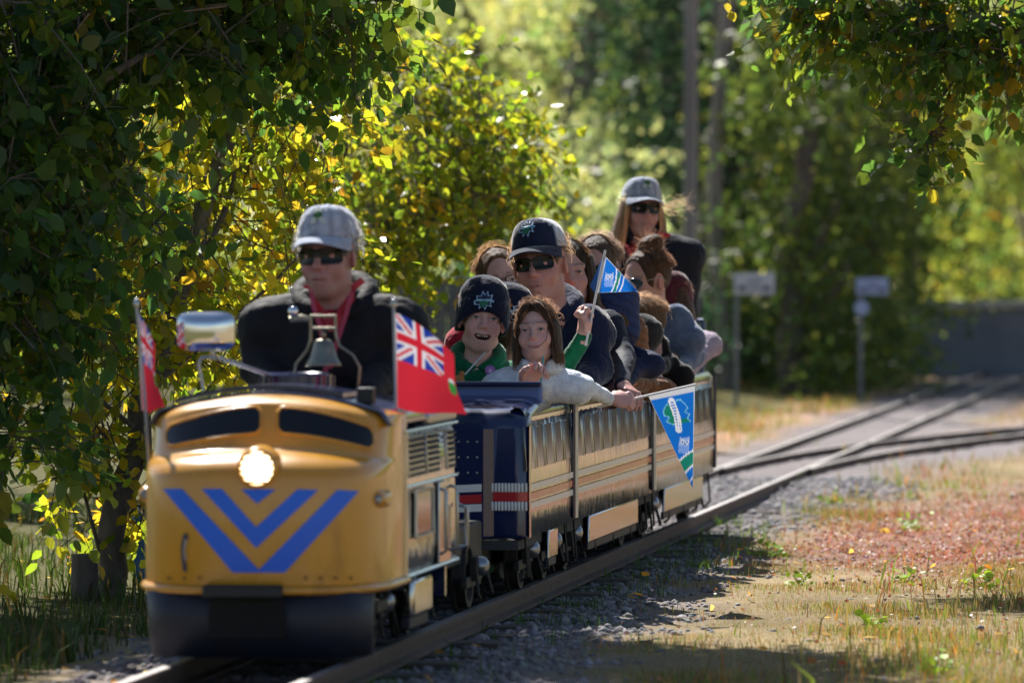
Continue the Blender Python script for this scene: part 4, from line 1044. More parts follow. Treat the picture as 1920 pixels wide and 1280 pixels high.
shrub(1365, 47, 560, 130, DKG, [4, 3, 1, .3], 302, 'dark shrub at the foot of the wooden pole', 200)
shrub(1460, 49, 575, 150, DKG, [4, 4, 2, .6], 303, 'dark shrub under the white trackside sign', 220)
shrub(1560, 51, 560, 150, DKG, [4, 4, 2, 1.2], 304, 'dark shrub between the two trackside signs', 220)
shrub(1655, 53, 590, 130, DKG, [4, 4, 2, 1.4], 305, 'dark shrub below the blue sign', 180)
shrub(1800, 55, 590, 70, MIXB, [3, 4, 4, 2], 306, 'bright green creeper clump growing over the grey wall', 150)
shrub(1255, 44, 520, 120, DKG, [4, 4, 2, .5], 307, 'dark shrub behind the rear passenger car', 180)
# a far wood that reads as one mass
rw = np.random.default_rng(77); n = 52000
wx = rw.uniform(-75, 95, n); wy = rw.uniform(95, 135, n); wz = rw.uniform(0, 1, n) ** .8 * (8.5 + 3.5 * vnoise(np.stack([wx, wy * .3], -1), 5, .22))
P = np.stack([wx, wy, wz], -1); Cw = pal(n, MIXB + [(.3, .26, .05)], [3, 4, 4, 3, 2], rw)
V, F, C = leaves(P, rw.normal(size=(n, 3)), rw.normal(size=(n, 3)), rw.uniform(.35, .9, n), Cw, np.ones((n, 1, 1)), True)
tag(obj('distant_wood', np_mesh('distant_wood', V, F, 4, (LEAFW,), C, False)), 'distant wood closing the view behind the trees', 'wood', kind='stuff')

# pole, walls, signs ------------------------------------------------------------
POLEM = PM('weathered_pole', (.24, .225, .22), rough=.9, var=.3, vscale=6, bump=.5, bscale=14, stretch=(1, 1, .1))
tb = G(1293, 43); mb = MB(); mb.tube([(0, 0, -.1), (.01, 0, 3), (.0, 0, 9)], [.055, .052, .045], 14)
pole = empty('utility_pole', Matrix.Translation(tb), 'tall grey wooden pole rising behind the conductor', 'pole'); mb.build('pole_shaft', POLEM, pole, smooth=50)
mb = MB(); mb.box((0, .0, 8.2), (1.6, .09, .11)); mb.build('crossarm', POLEM, pole)
for i, (px, Y, wd_) in enumerate([(1335, 47, .05), (1362, 46, .065), (1600, 52, .06), (1690, 54, .09)]):
    p0 = G(px, Y); H = 6.5 + i * .4
    tree('slim_tree', p0, ['slim bare lower trunk just right of the wooden pole', 'thicker dark trunk left of the white sign post', 'thin dark trunk between the two signs', 'stout trunk beside the grey wall'][i], 'tree', 'slim trees at the edge of the wood',
         [p0, p0 + (.05, 0, H * .5), p0 + (-.08, 0, H)], [([p0 + (.04, 0, H * .5), p0 + (.5, 0, H * .75)], .03)], [((p0[0], Y, H * .85), (.9, .9, .8), 60), ((p0[0] + .3, Y, H * .6), (.6, .7, .6), 34)], .085, DKG, [4, 4, 2, .6], 400 + i, per=9, far=True, tr=wd_, tw=.45, twigs=False, bark=BARKL if i < 2 else BARK)
CONC = PM('concrete_wall', (.22, .24, .28), rough=.9, var=.2, vscale=3, bump=.3, bscale=20)
CONT = PM('concrete_cap', (.42, .41, .4), rough=.85, var=.15, vscale=4)
wl = empty('low_wall', Matrix.Translation(G(1690, 53)), 'low blue-grey concrete wall with pale coping far behind the siding', 'wall')
mb = MB(); mb.box((5.5, 0, .3), (11.4, .2, .72)); mb.build('wall_face', CONC, wl, bevel=.02)
for k_ in range(8):
    mb = MB(); mb.box((.55 + k_ * 1.42, 0, .7), (1.39, .3, .07)); mb.build('coping_stone', CONT, wl, bevel=.01)
FENW = PM('grey_boards', (.13, .125, .13), rough=.85, var=.3, vscale=6, bump=.4, bscale=20, stretch=(4, 4, .5))
fn = empty('board_fence', Matrix.Translation(G(700, 33)), 'dark grey board fence behind the boy in green', 'fence')
for k_ in range(16):
    mb = MB(); mb.box((k_ * .122, random.uniform(-.004, .004), .47), (.115, .022, .93 + random.uniform(-.01, .01))); mb.build('board', FENW, fn, bevel=.004)
for z_ in (.2, .78):
    mb = MB(); mb.box((.92, .04, z_), (1.98, .04, .08)); mb.build('rail', FENW, fn)
SIGNW = PM('sign_white', (.45, .48, .56), rough=.45, var=.08, vscale=9)
SIGNB = PM('sign_dark', (.03, .03, .035), rough=.5)
POSTM = PM('steel_post', (.17, .18, .2), rough=.55, metal=.4, var=.25, vscale=8)
def sign(px, py, Y, wpx, hpx, label, disc=False, blue=False):
    s = FPX / Y; p = W(px, py, Y); b0 = G(px - (wpx * .44 if not disc else wpx * .36), Y); e = empty('trackside_sign', Matrix.Translation(b0), label, 'sign', 'signs beside the railway')
    zz = p[2] - b0[2]; w_, h_ = wpx / s, hpx / s; cx = p[0] - b0[0]
    mb = MB(); mb.tube([(0, 0, -.05), (0, 0, zz + h_ * .4)], .017, 8); mb.build('post', POSTM, e)
    mb = MB(); mb.box((cx, -.03, zz), (w_, .012, h_)); pl = mb.build('sign_plate', PM('sign_blue', (.3, .38, .6), .5) if blue else SIGNW, e, bevel=.004)
    for sx in (-1, 1):
        mb = MB(); mb.box((cx + sx * w_ * .3, -.038, zz - h_ * .2), (w_ * .2, .004, h_ * .2)); mb.build('dark_bar', SIGNB, pl)
    for row, (zo, cnt) in enumerate(((.14, 6), (-.2, 5))):      # blurred, unreadable characters as upright strokes
        for k_ in range(cnt):
            mb = MB(); x_ = cx + (k_ - (cnt - 1) / 2) * w_ * .062
            mb.box((x_, -.0375, zz + h_ * zo), (w_ * .016, .003, h_ * .24)); mb.box((x_ + w_ * .016, -.0375, zz + h_ * (zo + random.choice((-.1, 0, .1)))), (w_ * .022, .0028, h_ * .045)); mb.build('letter', PM('sign_ink', (.12, .13, .2), .6), pl)
    if disc:
        mb = MB(); mb.lathe([(.001, -.006), (.055, -.006), (.058, 0), (.055, .006), (.001, .006)], 20, Matrix.Translation((cx - w_ * .33, -.035, zz - h_ * 1.25)) @ Matrix.Rotation(R(90), 4, 'X')); mb.build('round_plate', PM('sign_blue', (.3, .38, .6), .5), e)
    return e
sign(1414, 532, 42, 76, 40, 'white trackside sign with two dark bars on a grey post')
sign(1635, 537, 44, 60, 32, 'bluish trackside sign with a small round plate beneath', True, True)
# small things on the left
mb = MB(); mb.lathe([(.045, -.02), (.05, .06), (.046, .18), (.047, .19)], 14); st = mb.build('tree_stump', [BARK], None, smooth=50); st.location = G(158, 19.8); tag(st, 'short sawn stump left of the leaning birch trunk', 'stump')
bp = empty('marker_post', Matrix.Translation(G(268, 20.6)), 'bright blue post half hidden behind the loco nose', 'post')
BLUEP = PM('blue_paint', (.02, .12, .42), rough=.45, var=.15, vscale=10)
mb = MB(); mb.box((0, 0, .12), (.07, .05, .36)); mb.build('post_shaft', BLUEP, bp, bevel=.006); mb = MB(); mb.box((0, 0, .306), (.085, .065, .014)); mb.build('post_cap', BLUEP, bp, bevel=.003)
# weeds and fallen leaves
def weed(px, py, w, seed, label, n=16, col=((.22, .36, .03), (.3, .42, .05))):
    Y = CZ * FPX / (py - HOR) ; p = G(px, Y); r = np.random.default_rng(seed); s = FPX / Y
    pos = np.stack([r.normal(0, w / s * .28, n), r.normal(0, .05, n), np.abs(r.normal(.035, .025, n))], -1); d = np.stack([r.normal(0, 1, n), r.normal(0, 1, n), r.uniform(.1, .9, n)], -1)
    V, F, C = leaves(pos, d, np.tile((0, -.5, 1.), (n, 1)) + r.normal(0, .3, (n, 3)), r.uniform(.018, .042, n), pal(n, col, [1, 1], r, .4), np.full((n, 1, 1), 1.1))
    e = empty('weed', Matrix.Translation(p), label, 'weed', 'green weeds in the dry grass'); obj('foliage', np_mesh('foliage', V, F, 4, (BLADE,), C, False), e)
    mb = MB()
    for q in pos[::2]: mb.tube([(0, 0, -.01), q * .5 + (0, 0, .01), q], .0018, 4)
    mb.build('stem', PM('stem', (.15, .22, .05), .7), e)
for i, (px, py, w_, n_2, lb) in enumerate([(1440, 1035, 50, 16, 'bright green weed at the tip of the train shadow'), (1715, 985, 60, 22, 'green weed clump in the middle of the red ground cover'), (1500, 1085, 50, 12, 'pale green weed just below the shadow edge'), (1560, 945, 40, 10, 'small weed on the gravel edge'),
                                           (1850, 1090, 70, 16, 'low green weed near the edge of the sunny grass'), (1760, 1250, 60, 14, 'weed in the sunny grass near the bottom'), (1700, 1080, 60, 12, 'weed between red cover and straw grass'), (1640, 1160, 50, 10, 'sparse weed on the straw grass')]):
    weed(px, py, w_, 500 + i, lb, n_2 * 3)
rf = np.random.default_rng(91); n = 260
fx = rf.uniform(-2.2, 3.4, n); fy = rf.uniform(13.8, 24, n); k = (np.abs((fx - trackx(fy)) * CA) > .3); fx, fy = fx[k], fy[k]; n = len(fx)
V, F, C = leaves(np.stack([fx, fy, gz(fx, fy) + rf.uniform(.012, .04, n)], -1), np.stack([rf.normal(size=n), rf.normal(size=n), rf.normal(0, .3, n)], -1), np.tile((0, 0, 1.), (n, 1)) + rf.normal(0, .45, (n, 3)), rf.uniform(.025, .05, n), pal(n, [(.45, .2, .04), (.4, .28, .1), (.5, .12, .04), (.3, .2, .1)], [3, 3, 1, 2], rf), np.ones((n, 1, 1)))
tag(obj('fallen_leaves', np_mesh('fallen_leaves', V, F, 4, (LEAF,), C, False)), 'scattered orange and brown fallen leaves on the ground', 'leaves', kind='stuff')

rc = np.random.default_rng(95); n = 36000; cx = rc.uniform(.2, 2.75, n); cy = rc.uniform(17, 28, n); zz_ = zones(cx, cy); k = rc.uniform(size=n) < np.clip(zz_[1] * 1.2 + .05, 0, 1) * (1 - zz_[0]); cx, cy = cx[k], cy[k]; n = len(cx)
V, F, C = leaves(np.stack([cx, cy, gz(cx, cy) + rc.uniform(.004, .035, n)], -1), np.stack([rc.normal(size=n), rc.normal(size=n), rc.uniform(-.2, .6, n)], -1), np.tile((0, -.4, 1.), (n, 1)) + rc.normal(0, .6, (n, 3)), rc.uniform(.008, .02, n), pal(n, [(.30, .10, .10), (.34, .17, .15), (.22, .07, .07), (.22, .2, .06), (.36, .25, .14)], [4, 4, 2, 1.5, 2.5], rc), np.ones((n, 1, 1)), True)
tag(obj('ground_cover', np_mesh('ground_cover', V, F, 4, (BLADE,), C, False)), 'low reddish pink ground cover plants right of the track', 'ground cover', kind='stuff')
# ------------------------------------------------------------------ train materials
YELL = PM('yellow_enamel', (.58, .27, .022), rough=.28, spec=.5, coat=.5, var=.10, vscale=5, bump=.04, bscale=12, dirt=((.30, .12, .02), 9, .54, .5), rvar=.1, stretch=(1, 1, .35))
BLUS = PM('blue_stripe', (.003, .12, .72), rough=.4, coat=.1, var=.06, vscale=6)
NAVY = PM('navy_enamel', (.008, .016, .07), rough=.2, spec=.5, coat=.7, var=.12, vscale=5, bump=.03, bscale=8)
NAVYM = PM('navy_skirt', (.008, .011, .026), rough=.55, var=.3, vscale=6, bump=.15, bscale=30, dirt=((.06, .05, .045), 7, .62, .6))
BLACK = PM('black_iron', (.012, .012, .013), rough=.6, var=.3, vscale=12, bump=.2, bscale=40)
STEEL = PM('polished_stainless', (.52, .52, .51), rough=.13, metal=1., var=.10, vscale=9, bump=.10, bscale=5, stretch=(1, 9, .7), rvar=.05)
STEELD = PM('stainless_trim', (.42, .42, .42), rough=.32, metal=1., var=.15, vscale=15)
CHROME = PM('chrome', (.75, .75, .77), rough=.05, metal=1.)
BRASS = PM('aged_brass', (.28, .26, .2), rough=.36, metal=1., var=.2, vscale=20)
DGLASS = PM('dark_glass', (.006, .006, .007), rough=.07, spec=.5)
WHITEP = PM('white_paint', (.68, .68, .68), rough=.35, coat=.3, var=.05, vscale=9)
REDP = PM('red_paint', (.45, .02, .025), rough=.3, coat=.5, var=.08, vscale=7)
LININ = PM('blue_lining', (.10, .16, .42), rough=.5, var=.08, vscale=6)
VINYL = PM('seat_vinyl', (.03, .035, .08), rough=.45, var=.15, vscale=9, bump=.1)
FLOORM = PM('car_floor', (.05, .05, .05), rough=.8, var=.3, vscale=10)
GREASE = PM('greasy_iron', (.03, .028, .027), rough=.6, metal=.4, var=.4, vscale=15)
HUBM = PM('hub_metal', (.32, .33, .35), rough=.3, metal=.9, var=.3, vscale=14)

def wheelset(e, y, xs=(-1, 1), r0=.105):
    for sx in xs:
        M = Matrix.Translation((sx * .21, y, r0)) @ Matrix.Rotation(R(90 * sx), 4, 'Y')
        mb = MB(); mb.lathe([(.03, -.02), (r0 + .014, -.02), (r0 + .014, -.012), (r0, -.008), (r0 - .002, .022), (r0 - .02, .022), (r0 - .03, .008), (.04, .01), (.03, .025)], 28, M); wh = mb.build('wheel', GREASE, e)
        M2 = Matrix.Translation((sx * .262, y, r0 + .028)) @ Matrix.Rotation(R(90 * sx), 4, 'Y')
        mb = MB(); mb.box((sx * .25, y, r0 + .02), (.03, .1, .075)); ab = mb.build('axle_box', GREASE, e, bevel=.006)
        mb = MB(); mb.lathe([(.031, 0), (.031, .012), (.027, .022), (.016, .030), (.002, .033)], 18, M2); mb.build('hub_cap', HUBM, ab)
        mb = MB(); mb.tube([(sx * .27, y - .12, .13), (sx * .28, y - .13, .05), (sx * .27, y - .03, .035)], .005, 6); mb.build('brake_rod', GREASE, e); mb = MB(); mb.tube([(sx * .26, y + .12, .14), (sx * .285, y + .13, .04)], .006, 6); mb.build('brake_rod', GREASE, e)
        mb = MB(); mb.box((sx * .235, y, .085), (.022, .30, .035)); mb.build('truck_frame', BLACK, e, bevel=.004)
    mb = MB(); mb.tube([(-.2, y, r0), (.2, y, r0)], .014, 8); mb.build('axle', GREASE, e)

# ------------------------------------------------------------------ locomotive
NW, NE, NX = .340, .50, 3.3; LX = -.02
def arch(x): return .058 * (np.asarray(x) / NW) ** 2
def ablend(z): return sstep(.46, .66, z)
def ny0(z):
    z = np.asarray(z, float)
    a = .012 * ((.36 - z) / .16) ** 2 * (z < .36) + .01 * ((z - .36) / .14) ** 2 * (z >= .36)
    t = np.clip((z - .50) / .075, 0, 1); b = .125 * (1 - np.sqrt(np.clip(1 - t * t, 0, 1)))
    c = np.clip((z - .575) / .115, 0, 1) * .055
    t2 = np.clip((z - .69) / .035, 0, 1); d = .14 * (1 - np.sqrt(np.clip(1 - t2 * t2, 0, 1)))
    return a + b + c + d
def nosey(x, z):
    u = np.clip(np.abs(x) / NW, 0, .9999); y0 = ny0(z); return y0 + (NE - y0) * (1 - (1 - u ** NX) ** (1 / NX))
def nose_px(px, py, lift=.0025):
    """point of the nose surface seen at a photograph point, in locomotive coordinates"""
    t = .05
    for _ in range(9):
        q = L(px, py, t); x = q[0] - LX; zl = q[2] + arch(x) * ablend(q[2] + .03); t = .5 * t + .5 * float(nosey(x, zl))
    return (x, t - lift, q[2])
loco = empty('miniature_locomotive', TM @ Matrix.Translation((LX, 0, 0)), 'yellow nosed miniature diesel locomotive with blue chevrons leading the train', 'locomotive')
lv = np.concatenate([np.linspace(.195, .5, 14), np.linspace(.506, .574, 10), np.linspace(.58, .69, 9), np.linspace(.695, .7249, 7)])
tau = np.linspace(-math.pi / 2, math.pi / 2, 81)
Pn = []
for tt in tau:
    u = math.copysign(abs(math.sin(tt)) ** (2 / NX), math.sin(tt)); x = NW * u; row = []
    for z in lv: row.append((x, float(ny0(z) + (NE - ny0(z)) * (1 - abs(math.cos(tt)) ** (2 / NX))), z - float(arch(x) * ablend(z))))
    Pn.append(row)
Pn = np.array(Pn); Pn = np.concatenate([Pn[:1] + np.array((0, .09, 0)), Pn, Pn[-1:] + np.array((0, .09, 0))])
mb = MB(); mb.grid(Pn); nose = mb.build('nose', YELL, loco, smooth=50, solid=.006)
# rolled lip along the bottom of the nose
mb = MB(); pts = [(x * 1.008, y - .006, .2) for x, y, z in Pn[:, 0]]; mb.tube(pts, .012, 8); mb.build('nose_lip', YELL, nose, smooth=60)
# windscreens
def pane(xl, xr, top, bot, name, mat, lift, par, n=26, m=6):
    G_ = []
    for i in range(n):
        f = i / (n - 1); px = xl + (xr - xl) * f; a, b = top(px), bot(px)
        e_ = min(f, 1 - f) * abs(xr - xl); rr = 14; sh = (rr - math.sqrt(max(0, rr * rr - max(0, rr - e_) ** 2))) if e_ < rr else 0
        G_.append([nose_px(px, a + sh * .8 + (b - a - sh * 1.6) * j / (m - 1), lift) for j in range(m)])
    mb = MB(); mb.grid(np.array(G_)); o = mb.build(name, mat, par, smooth=60)
    ed = [g[0] for g in G_] + [g[-1] for g in reversed(G_)]
    return o, ed
for (xl, xr, tp, bt) in [(311, 490, lambda x: 761 + 39 * ((490 - x) / 180) ** 1.7, lambda x: 812 + 27 * ((490 - x) / 180) ** 1.5), (520, 701, lambda x: 762 + 40 * ((x - 520) / 180) ** 1.7, lambda x: 812 + 31 * ((x - 520) / 180) ** 1.6)]:
    o, ed = pane(xl, xr, tp, bt, 'windscreen', DGLASS, .0025, loco)
    mb = MB(); mb.tube(ed + [ed[0]], .0045, 6, cap=False); mb.build('window_frame', YELL, o, smooth=60)
# chevrons
def stripe(q, name='chevron_stripe', nu=18, nv=5):
    G_ = [[nose_px(*((np.array(q[0]) * (1 - a) * (1 - b) + np.array(q[1]) * a * (1 - b) + np.array(q[2]) * a * b + np.array(q[3]) * (1 - a) * b)), .003) for b in np.linspace(0, 1, nv)] for a in np.linspace(0, 1, nu)]
    mb = MB(); mb.grid(np.array(G_)); return mb.build(name, BLUS, nose, smooth=60)
stripe([(305, 916), (436, 1073), (490, 1073), (341, 916)]); stripe([(633, 918), (480, 1073), (534, 1073), (674, 920)])
stripe([(378, 916), (480, 1027), (480, 988), (416, 916)]); stripe([(558, 917), (480, 988), (480, 1027), (597, 918)])
stripe([(453, 917), (481, 943), (483, 943), (517, 917)], nu=10)
# scuffed paint low on the nose
for pts, mt_ in (([(343, 1002), (351, 998), (353, 1008), (346, 1022), (344, 1040), (350, 1060), (350, 1072), (343, 1070), (340, 1048), (339, 1024)], PM('scuff_dark', (.05, .05, .07), .7)), ([(347, 1010), (351, 1012), (347, 1030), (350, 1052), (346, 1048), (344, 1030)], PM('scuff_pale', (.4, .34, .3), .7))):
    mb = MB(); P_ = [nose_px(x, y, .0035 if mt_.name == 'scuff_dark' else .0045) for x, y in pts]; mb.add(P_, [tuple(range(len(P_)))]); mb.build('paint_scuff', mt_, nose, smooth=0, fixn=False)
for k_ in range(13):
    q = nose_px(318 + k_ * 28.5, 1083, .0); mb = MB(); mb.lathe([(.005, 0), (.004, .003), (.0005, .0045)], 8, Matrix.Translation((q[0], q[1] - .012, q[2])) @ Matrix.Rotation(R(90), 4, 'X'))
    if not 395 < 318 + k_ * 28.5 < 560: mb.build('lip_screw', PM('rusty_screw', (.2, .09, .03), .7), nose, smooth=60)
# headlight
hx, hy, hz = nose_px(484, 877, 0)
mb = MB(); Mh = Matrix.Translation((hx, hy - .012, hz)) @ Matrix.Rotation(R(90), 4, 'X') @ Matrix.Rotation(HEAD * 0, 4, 'Y')
mb.lathe([(.062, -.05), (.058, -.01), (.056, .006), (.052, .014), (.047, .018), (.044, .014), (.043, .002)], 32, Mh, cap0=False, cap1=False); hl = mb.build('headlight', YELL, loco)
mb = MB(); mb.lathe([(.0435, .004), (.03, .010), (.001, .013)], 32, Mh, cap0=False); LAMP = emit('headlight_glow', (1, .76, .45), 4.0); mb.build('headlight_lens', LAMP, hl)
mb = MB()
for k_ in range(-2, 4):
    z = k_ * .0145 - .00725; h_ = math.sqrt(.0445 ** 2 - z * z); mb.cur = 0; mb.tube([(hx - h_, hy - .029, hz + z), (hx + h_, hy - .029, hz + z)], .0032, 5); mb.build('headlight_bar', BLACK, hl); mb = MB()
# nose side pods with marker lamps, grab irons
for sx, (px, py) in ((1, (704, 936)), (-1, (287, 930))):
    q = nose_px(px, py, 0); x_ = sx * .318; y_ = float(nosey(x_, q[2])) + .02
    mb = MB(); mb.lathe([(.03, -.06), (.027, .0), (.024, .025), (.019, .034)], 16, Matrix.Translation((x_, y_ + .02, q[2])) @ Matrix.Rotation(R(90), 4, 'X')); pd = mb.build('marker_pod', YELL, loco)
    mb = MB(); mb.lathe([(.0135, 0), (.012, .008), (.004, .012), (.0005, .0125)], 14, Matrix.Translation((x_ + sx * .004, y_ - .013, q[2])) @ Matrix.Rotation(R(90), 4, 'X')); mb.build('marker_lens', HUBM, pd)
# pilot skirt below the nose
Pk = []
for tt in np.linspace(-math.pi / 2, math.pi / 2, 49):
    u = math.copysign(abs(math.sin(tt)) ** (2 / 4.6), math.sin(tt)); x = NW * u
    Pk.append([(x * (.955 - .03 * f), .022 + .02 * f + (NE - .03) * (1 - abs(math.cos(tt)) ** (2 / 4.6)) * .96, .194 - f * .178) for f in (0, .5, 1)])
Pk = np.array(Pk)[5:-5]
mb = MB(); mb.grid(Pk); mb.build('pilot_skirt', NAVYM, loco, smooth=50, solid=.012)
mb = MB(); mb.box((-.01, -.005, .1985), (.215, .06, .034)); cpb = mb.build('coupler_bar', BLACK, loco, bevel=.006)
mb = MB(); mb.box((-.005, .02, .125), (.205, .03, .108)); mb.build('coupler_pocket', PM('pocket_black', (.004, .004, .004), .9), loco, bevel=.003)
# body box behind the nose: stainless sides, roof, cockpit
TUMBLE = .062      # the sides lean in a little above the waist
def wavy_side(x, y0, y1, z0, z1, sx=1, seed=0, amp=.0016, ny=150, nz=5):
    ys = np.linspace(y0, y1, ny); zs = np.linspace(z0, z1, nz); Yg, Zg = np.meshgrid(ys, zs, indexing='ij')
    P2 = np.stack([Yg * 1.0, Zg * .25], -1); dx = amp * vnoise(P2, seed, 30) + amp * .5 * vnoise(P2, seed + 1, 95) + amp * .28 * vnoise(P2, seed + 2, 210)
    return np.stack([x + sx * (dx - TUMBLE * np.maximum(0, Zg - .385)), Yg, Zg], -1)
for sx in (1, -1):
    mb = MB(); mb.grid(wavy_side(sx * .336, .57, 1.54, .2, .615, sx, 3)); sp = mb.build('side_panel', STEEL, loco, smooth=70, solid=.004, fixn=False)
    mb = MB(); mb.tube([(sx * .338, .58, .206), (sx * .338, 1.54, .206)], .008, 6); mb.build('body_moulding', STEEL, sp)
    for a_, b_ in (((.58, .455), (1.54, .455)), ((.58, .61), (1.54, .61)), ((.60, .206), (.60, .61))):
        mb = MB(); mb.tube([(sx * .337, *a_), (sx * .337, *b_)], .005, 6); mb.build('body_moulding', STEEL, sp)
    for y0_, y1_ in ((.66, .95), (1.0, 1.22), (1.38, 1.52)):
        mb = MB(); mb.box((sx * .3295, (y0_ + y1_) / 2, .535), (.008, y1_ - y0_, .115), Matrix.Rotation(-sx * TUMBLE, 3, 'Y')); lf = mb.build('louvre_panel', STEELD, loco, bevel=.002)
        for k_ in range(7):
            mb = MB(); mb.box((sx * .336, (y0_ + y1_) / 2, .487 + k_ * .016), (.012, y1_ - y0_ - .03, .004), Matrix.Rotation(sx * .6, 3, 'Y')); mb.build('louvre_slat', BLACK, lf)
    mb = MB(); mb.box((sx * .341, .88, .375), (.006, .30, .12)); wn_ = mb.build('cab_window', PM('window_glass', (.12, .13, .12), .06, metal=.6), loco, bevel=.003)
    mb = MB(); mb.tube([(sx * .345, .725, .31), (sx * .345, .725, .44), (sx * .345, 1.035, .44), (sx * .345, 1.035, .31), (sx * .345, .725, .31)], .005, 6, cap=False); mb.build('window_frame', STEELD, wn_)
    mb = MB(); mb.box((sx * .342, 1.27, .33), (.006, .22, .235)); dr_ = mb.build('cab_door', STEEL, loco, bevel=.004)
    for y_ in (1.17, 1.38): mb = MB(); mb.tube([(sx * .345, y_, .24), (sx * .362, y_, .25), (sx * .362, y_, .42), (sx * .345, y_, .43)], .0055, 7); mb.build('door_grab_rail', STEELD, dr_, smooth=60)
    mb = MB(); mb.tube([(sx * .345, 1.50, .24), (sx * .37, 1.52, .25), (sx * .37, 1.52, .36), (sx * .345, 1.50, .37)], .007, 7); mb.build('grab_rail', STEELD, loco, smooth=60)
    mb = MB(); mb.box((sx * .318, .94, .135), (.03, .34, .11)); mb.build('fuel_tank_skirt', STEEL, loco, bevel=.012)
    mb = MB(); mb.box((sx * .305, .94, .065), (.03, .33, .04)); mb.build('tank_step', NAVYM, loco, bevel=.006)
# roof over the hood, ending at the open cockpit
Rf = []
for x in np.linspace(-.338, .338, 25): Rf.append([(x, y, .727 - float(arch(x)) * 1.05 - (.03 * max(0, abs(x) - .31) / .028)) for y in np.linspace(.32, 1.02, 12)])
mb = MB(); mb.grid(np.array(Rf)); mb.build('roof', PM('roof_navy', (.035, .05, .12), .25, coat=.6, var=.15), loco, smooth=50, solid=.006)
mb = MB(); Rn = [[(x, y, .7335 - float(arch(x)) * 1.05) for y in (.36, .42, .5, .6)] for x in np.linspace(-.27, .2, 15)]; mb.grid(np.array(Rn), thick=(0, 0, .012)); mb.build('roof_hatch', NAVY, loco, smooth=50)
mb = MB(); mb.box((.255, .42, .715), (.045, .06, .045)); mb.build('roof_box', BLACK, loco, bevel=.004)
mb = MB(); mb.lathe([(.102, -.02), (.102, .03), (.096, .036), (.09, .032), (.02, .03), (.001, .03)], 36, Matrix.Translation((.0, .76, .735))); dm = mb.build('fan_housing', NAVY, loco)
mb = MB()
for k_ in range(18):
    a_ = k_ * 2 * math.pi / 18; mb.tube([(.104 * math.cos(a_), .76 + .104 * math.sin(a_), .72), (.104 * math.cos(a_), .76 + .104 * math.sin(a_), .762)], .004, 5); mb.build('housing_rib', NAVY, dm); mb = MB()
# cockpit walls and rear deck
for sx in (1, -1):
    mb = MB(); mb.box((sx * .31, 1.29, .635), (.05, .54, .035)); mb.build('cockpit_coaming', STEELD, loco, bevel=.01)
mb = MB(); mb.box((0, 1.0, .42), (.6, .02, .5)); mb.build('dashboard', NAVY, loco)
mb = MB(); mb.box((0, 1.50, .25), (.62, .03, .3)); mb.build('rear_bulkhead', NAVY, loco)
mb = MB(); mb.box((0, 1.0, .13), (.56, 1.1, .03)); mb.build('underframe', BLACK, loco)
mb = MB(); mb.box((0, 1.38, .3), (.42, .28, .08)); mb.build('driver_seat', VINYL, loco, bevel=.02)
mb = MB(); mb.box((0, 2.2, .2), (.44, 1.3, .12)); mb.build('rear_deck', BLACK, loco, bevel=.01)
for y_ in (.66, 1.3, 2.5): wheelset(loco, y_)
# bell
bx, byy = .068, .80
mb = MB(); mb.lathe([(.052, 0), (.05, .006), (.04, .022), (.033, .045), (.029, .062), (.022, .072), (.008, .076), (.001, .077)], 28, Matrix.Translation((bx, byy, .79)), cap0=False)
bl_ = mb.build('bell', BRASS, loco, solid=.003)
mb = MB(); z0 = .765
mb.tube([(bx - .085, byy, z0 - .02), (bx - .078, byy, z0 + .03), (bx - .045, byy, z0 + .07), (bx - .036, byy, z0 + .1), (bx - .036, byy, z0 + .165)], .0042, 7)
mb.tube([(bx + .1, byy, z0 - .03), (bx + .105, byy, z0 + .02), (bx + .085, byy, z0 + .055), (bx + .047, byy, z0 + .08), (bx + .036, byy, z0 + .11), (bx + .034, byy, z0 + .165)], .0042, 7)
mb.tube([(bx - .038, byy, z0 + .165), (bx + .036, byy, z0 + .165)], .0042, 7); mb.tube([(bx - .036, byy, z0 + .13), (bx + .034, byy, z0 + .13)], .005, 7)
mb.tube([(bx - .036, byy, z0 + .155), (bx - .06, byy - .005, z0 + .16), (bx - .095, byy - .01, z0 + .155)], [.007, .01, .009], 7); mb.build('bell_yoke', BRASS, bl_, smooth=60)
mb = MB(); mb.lathe([(.001, -.016), (.010, -.012), (.0155, 0), (.010, .012), (.001, .016)], 16, Matrix.Translation((bx - .085, byy - .01, z0 + .178)), sy=1); mb.build('handle_knob', CHROME, bl_, smooth=80)
mb = MB(); mb.lathe([(.001, .009), (.007, .005), (.008, 0), (.004, -.01)], 12, Matrix.Translation((bx, byy, .878))); mb.build('bell_finial', BRASS, bl_, smooth=60)
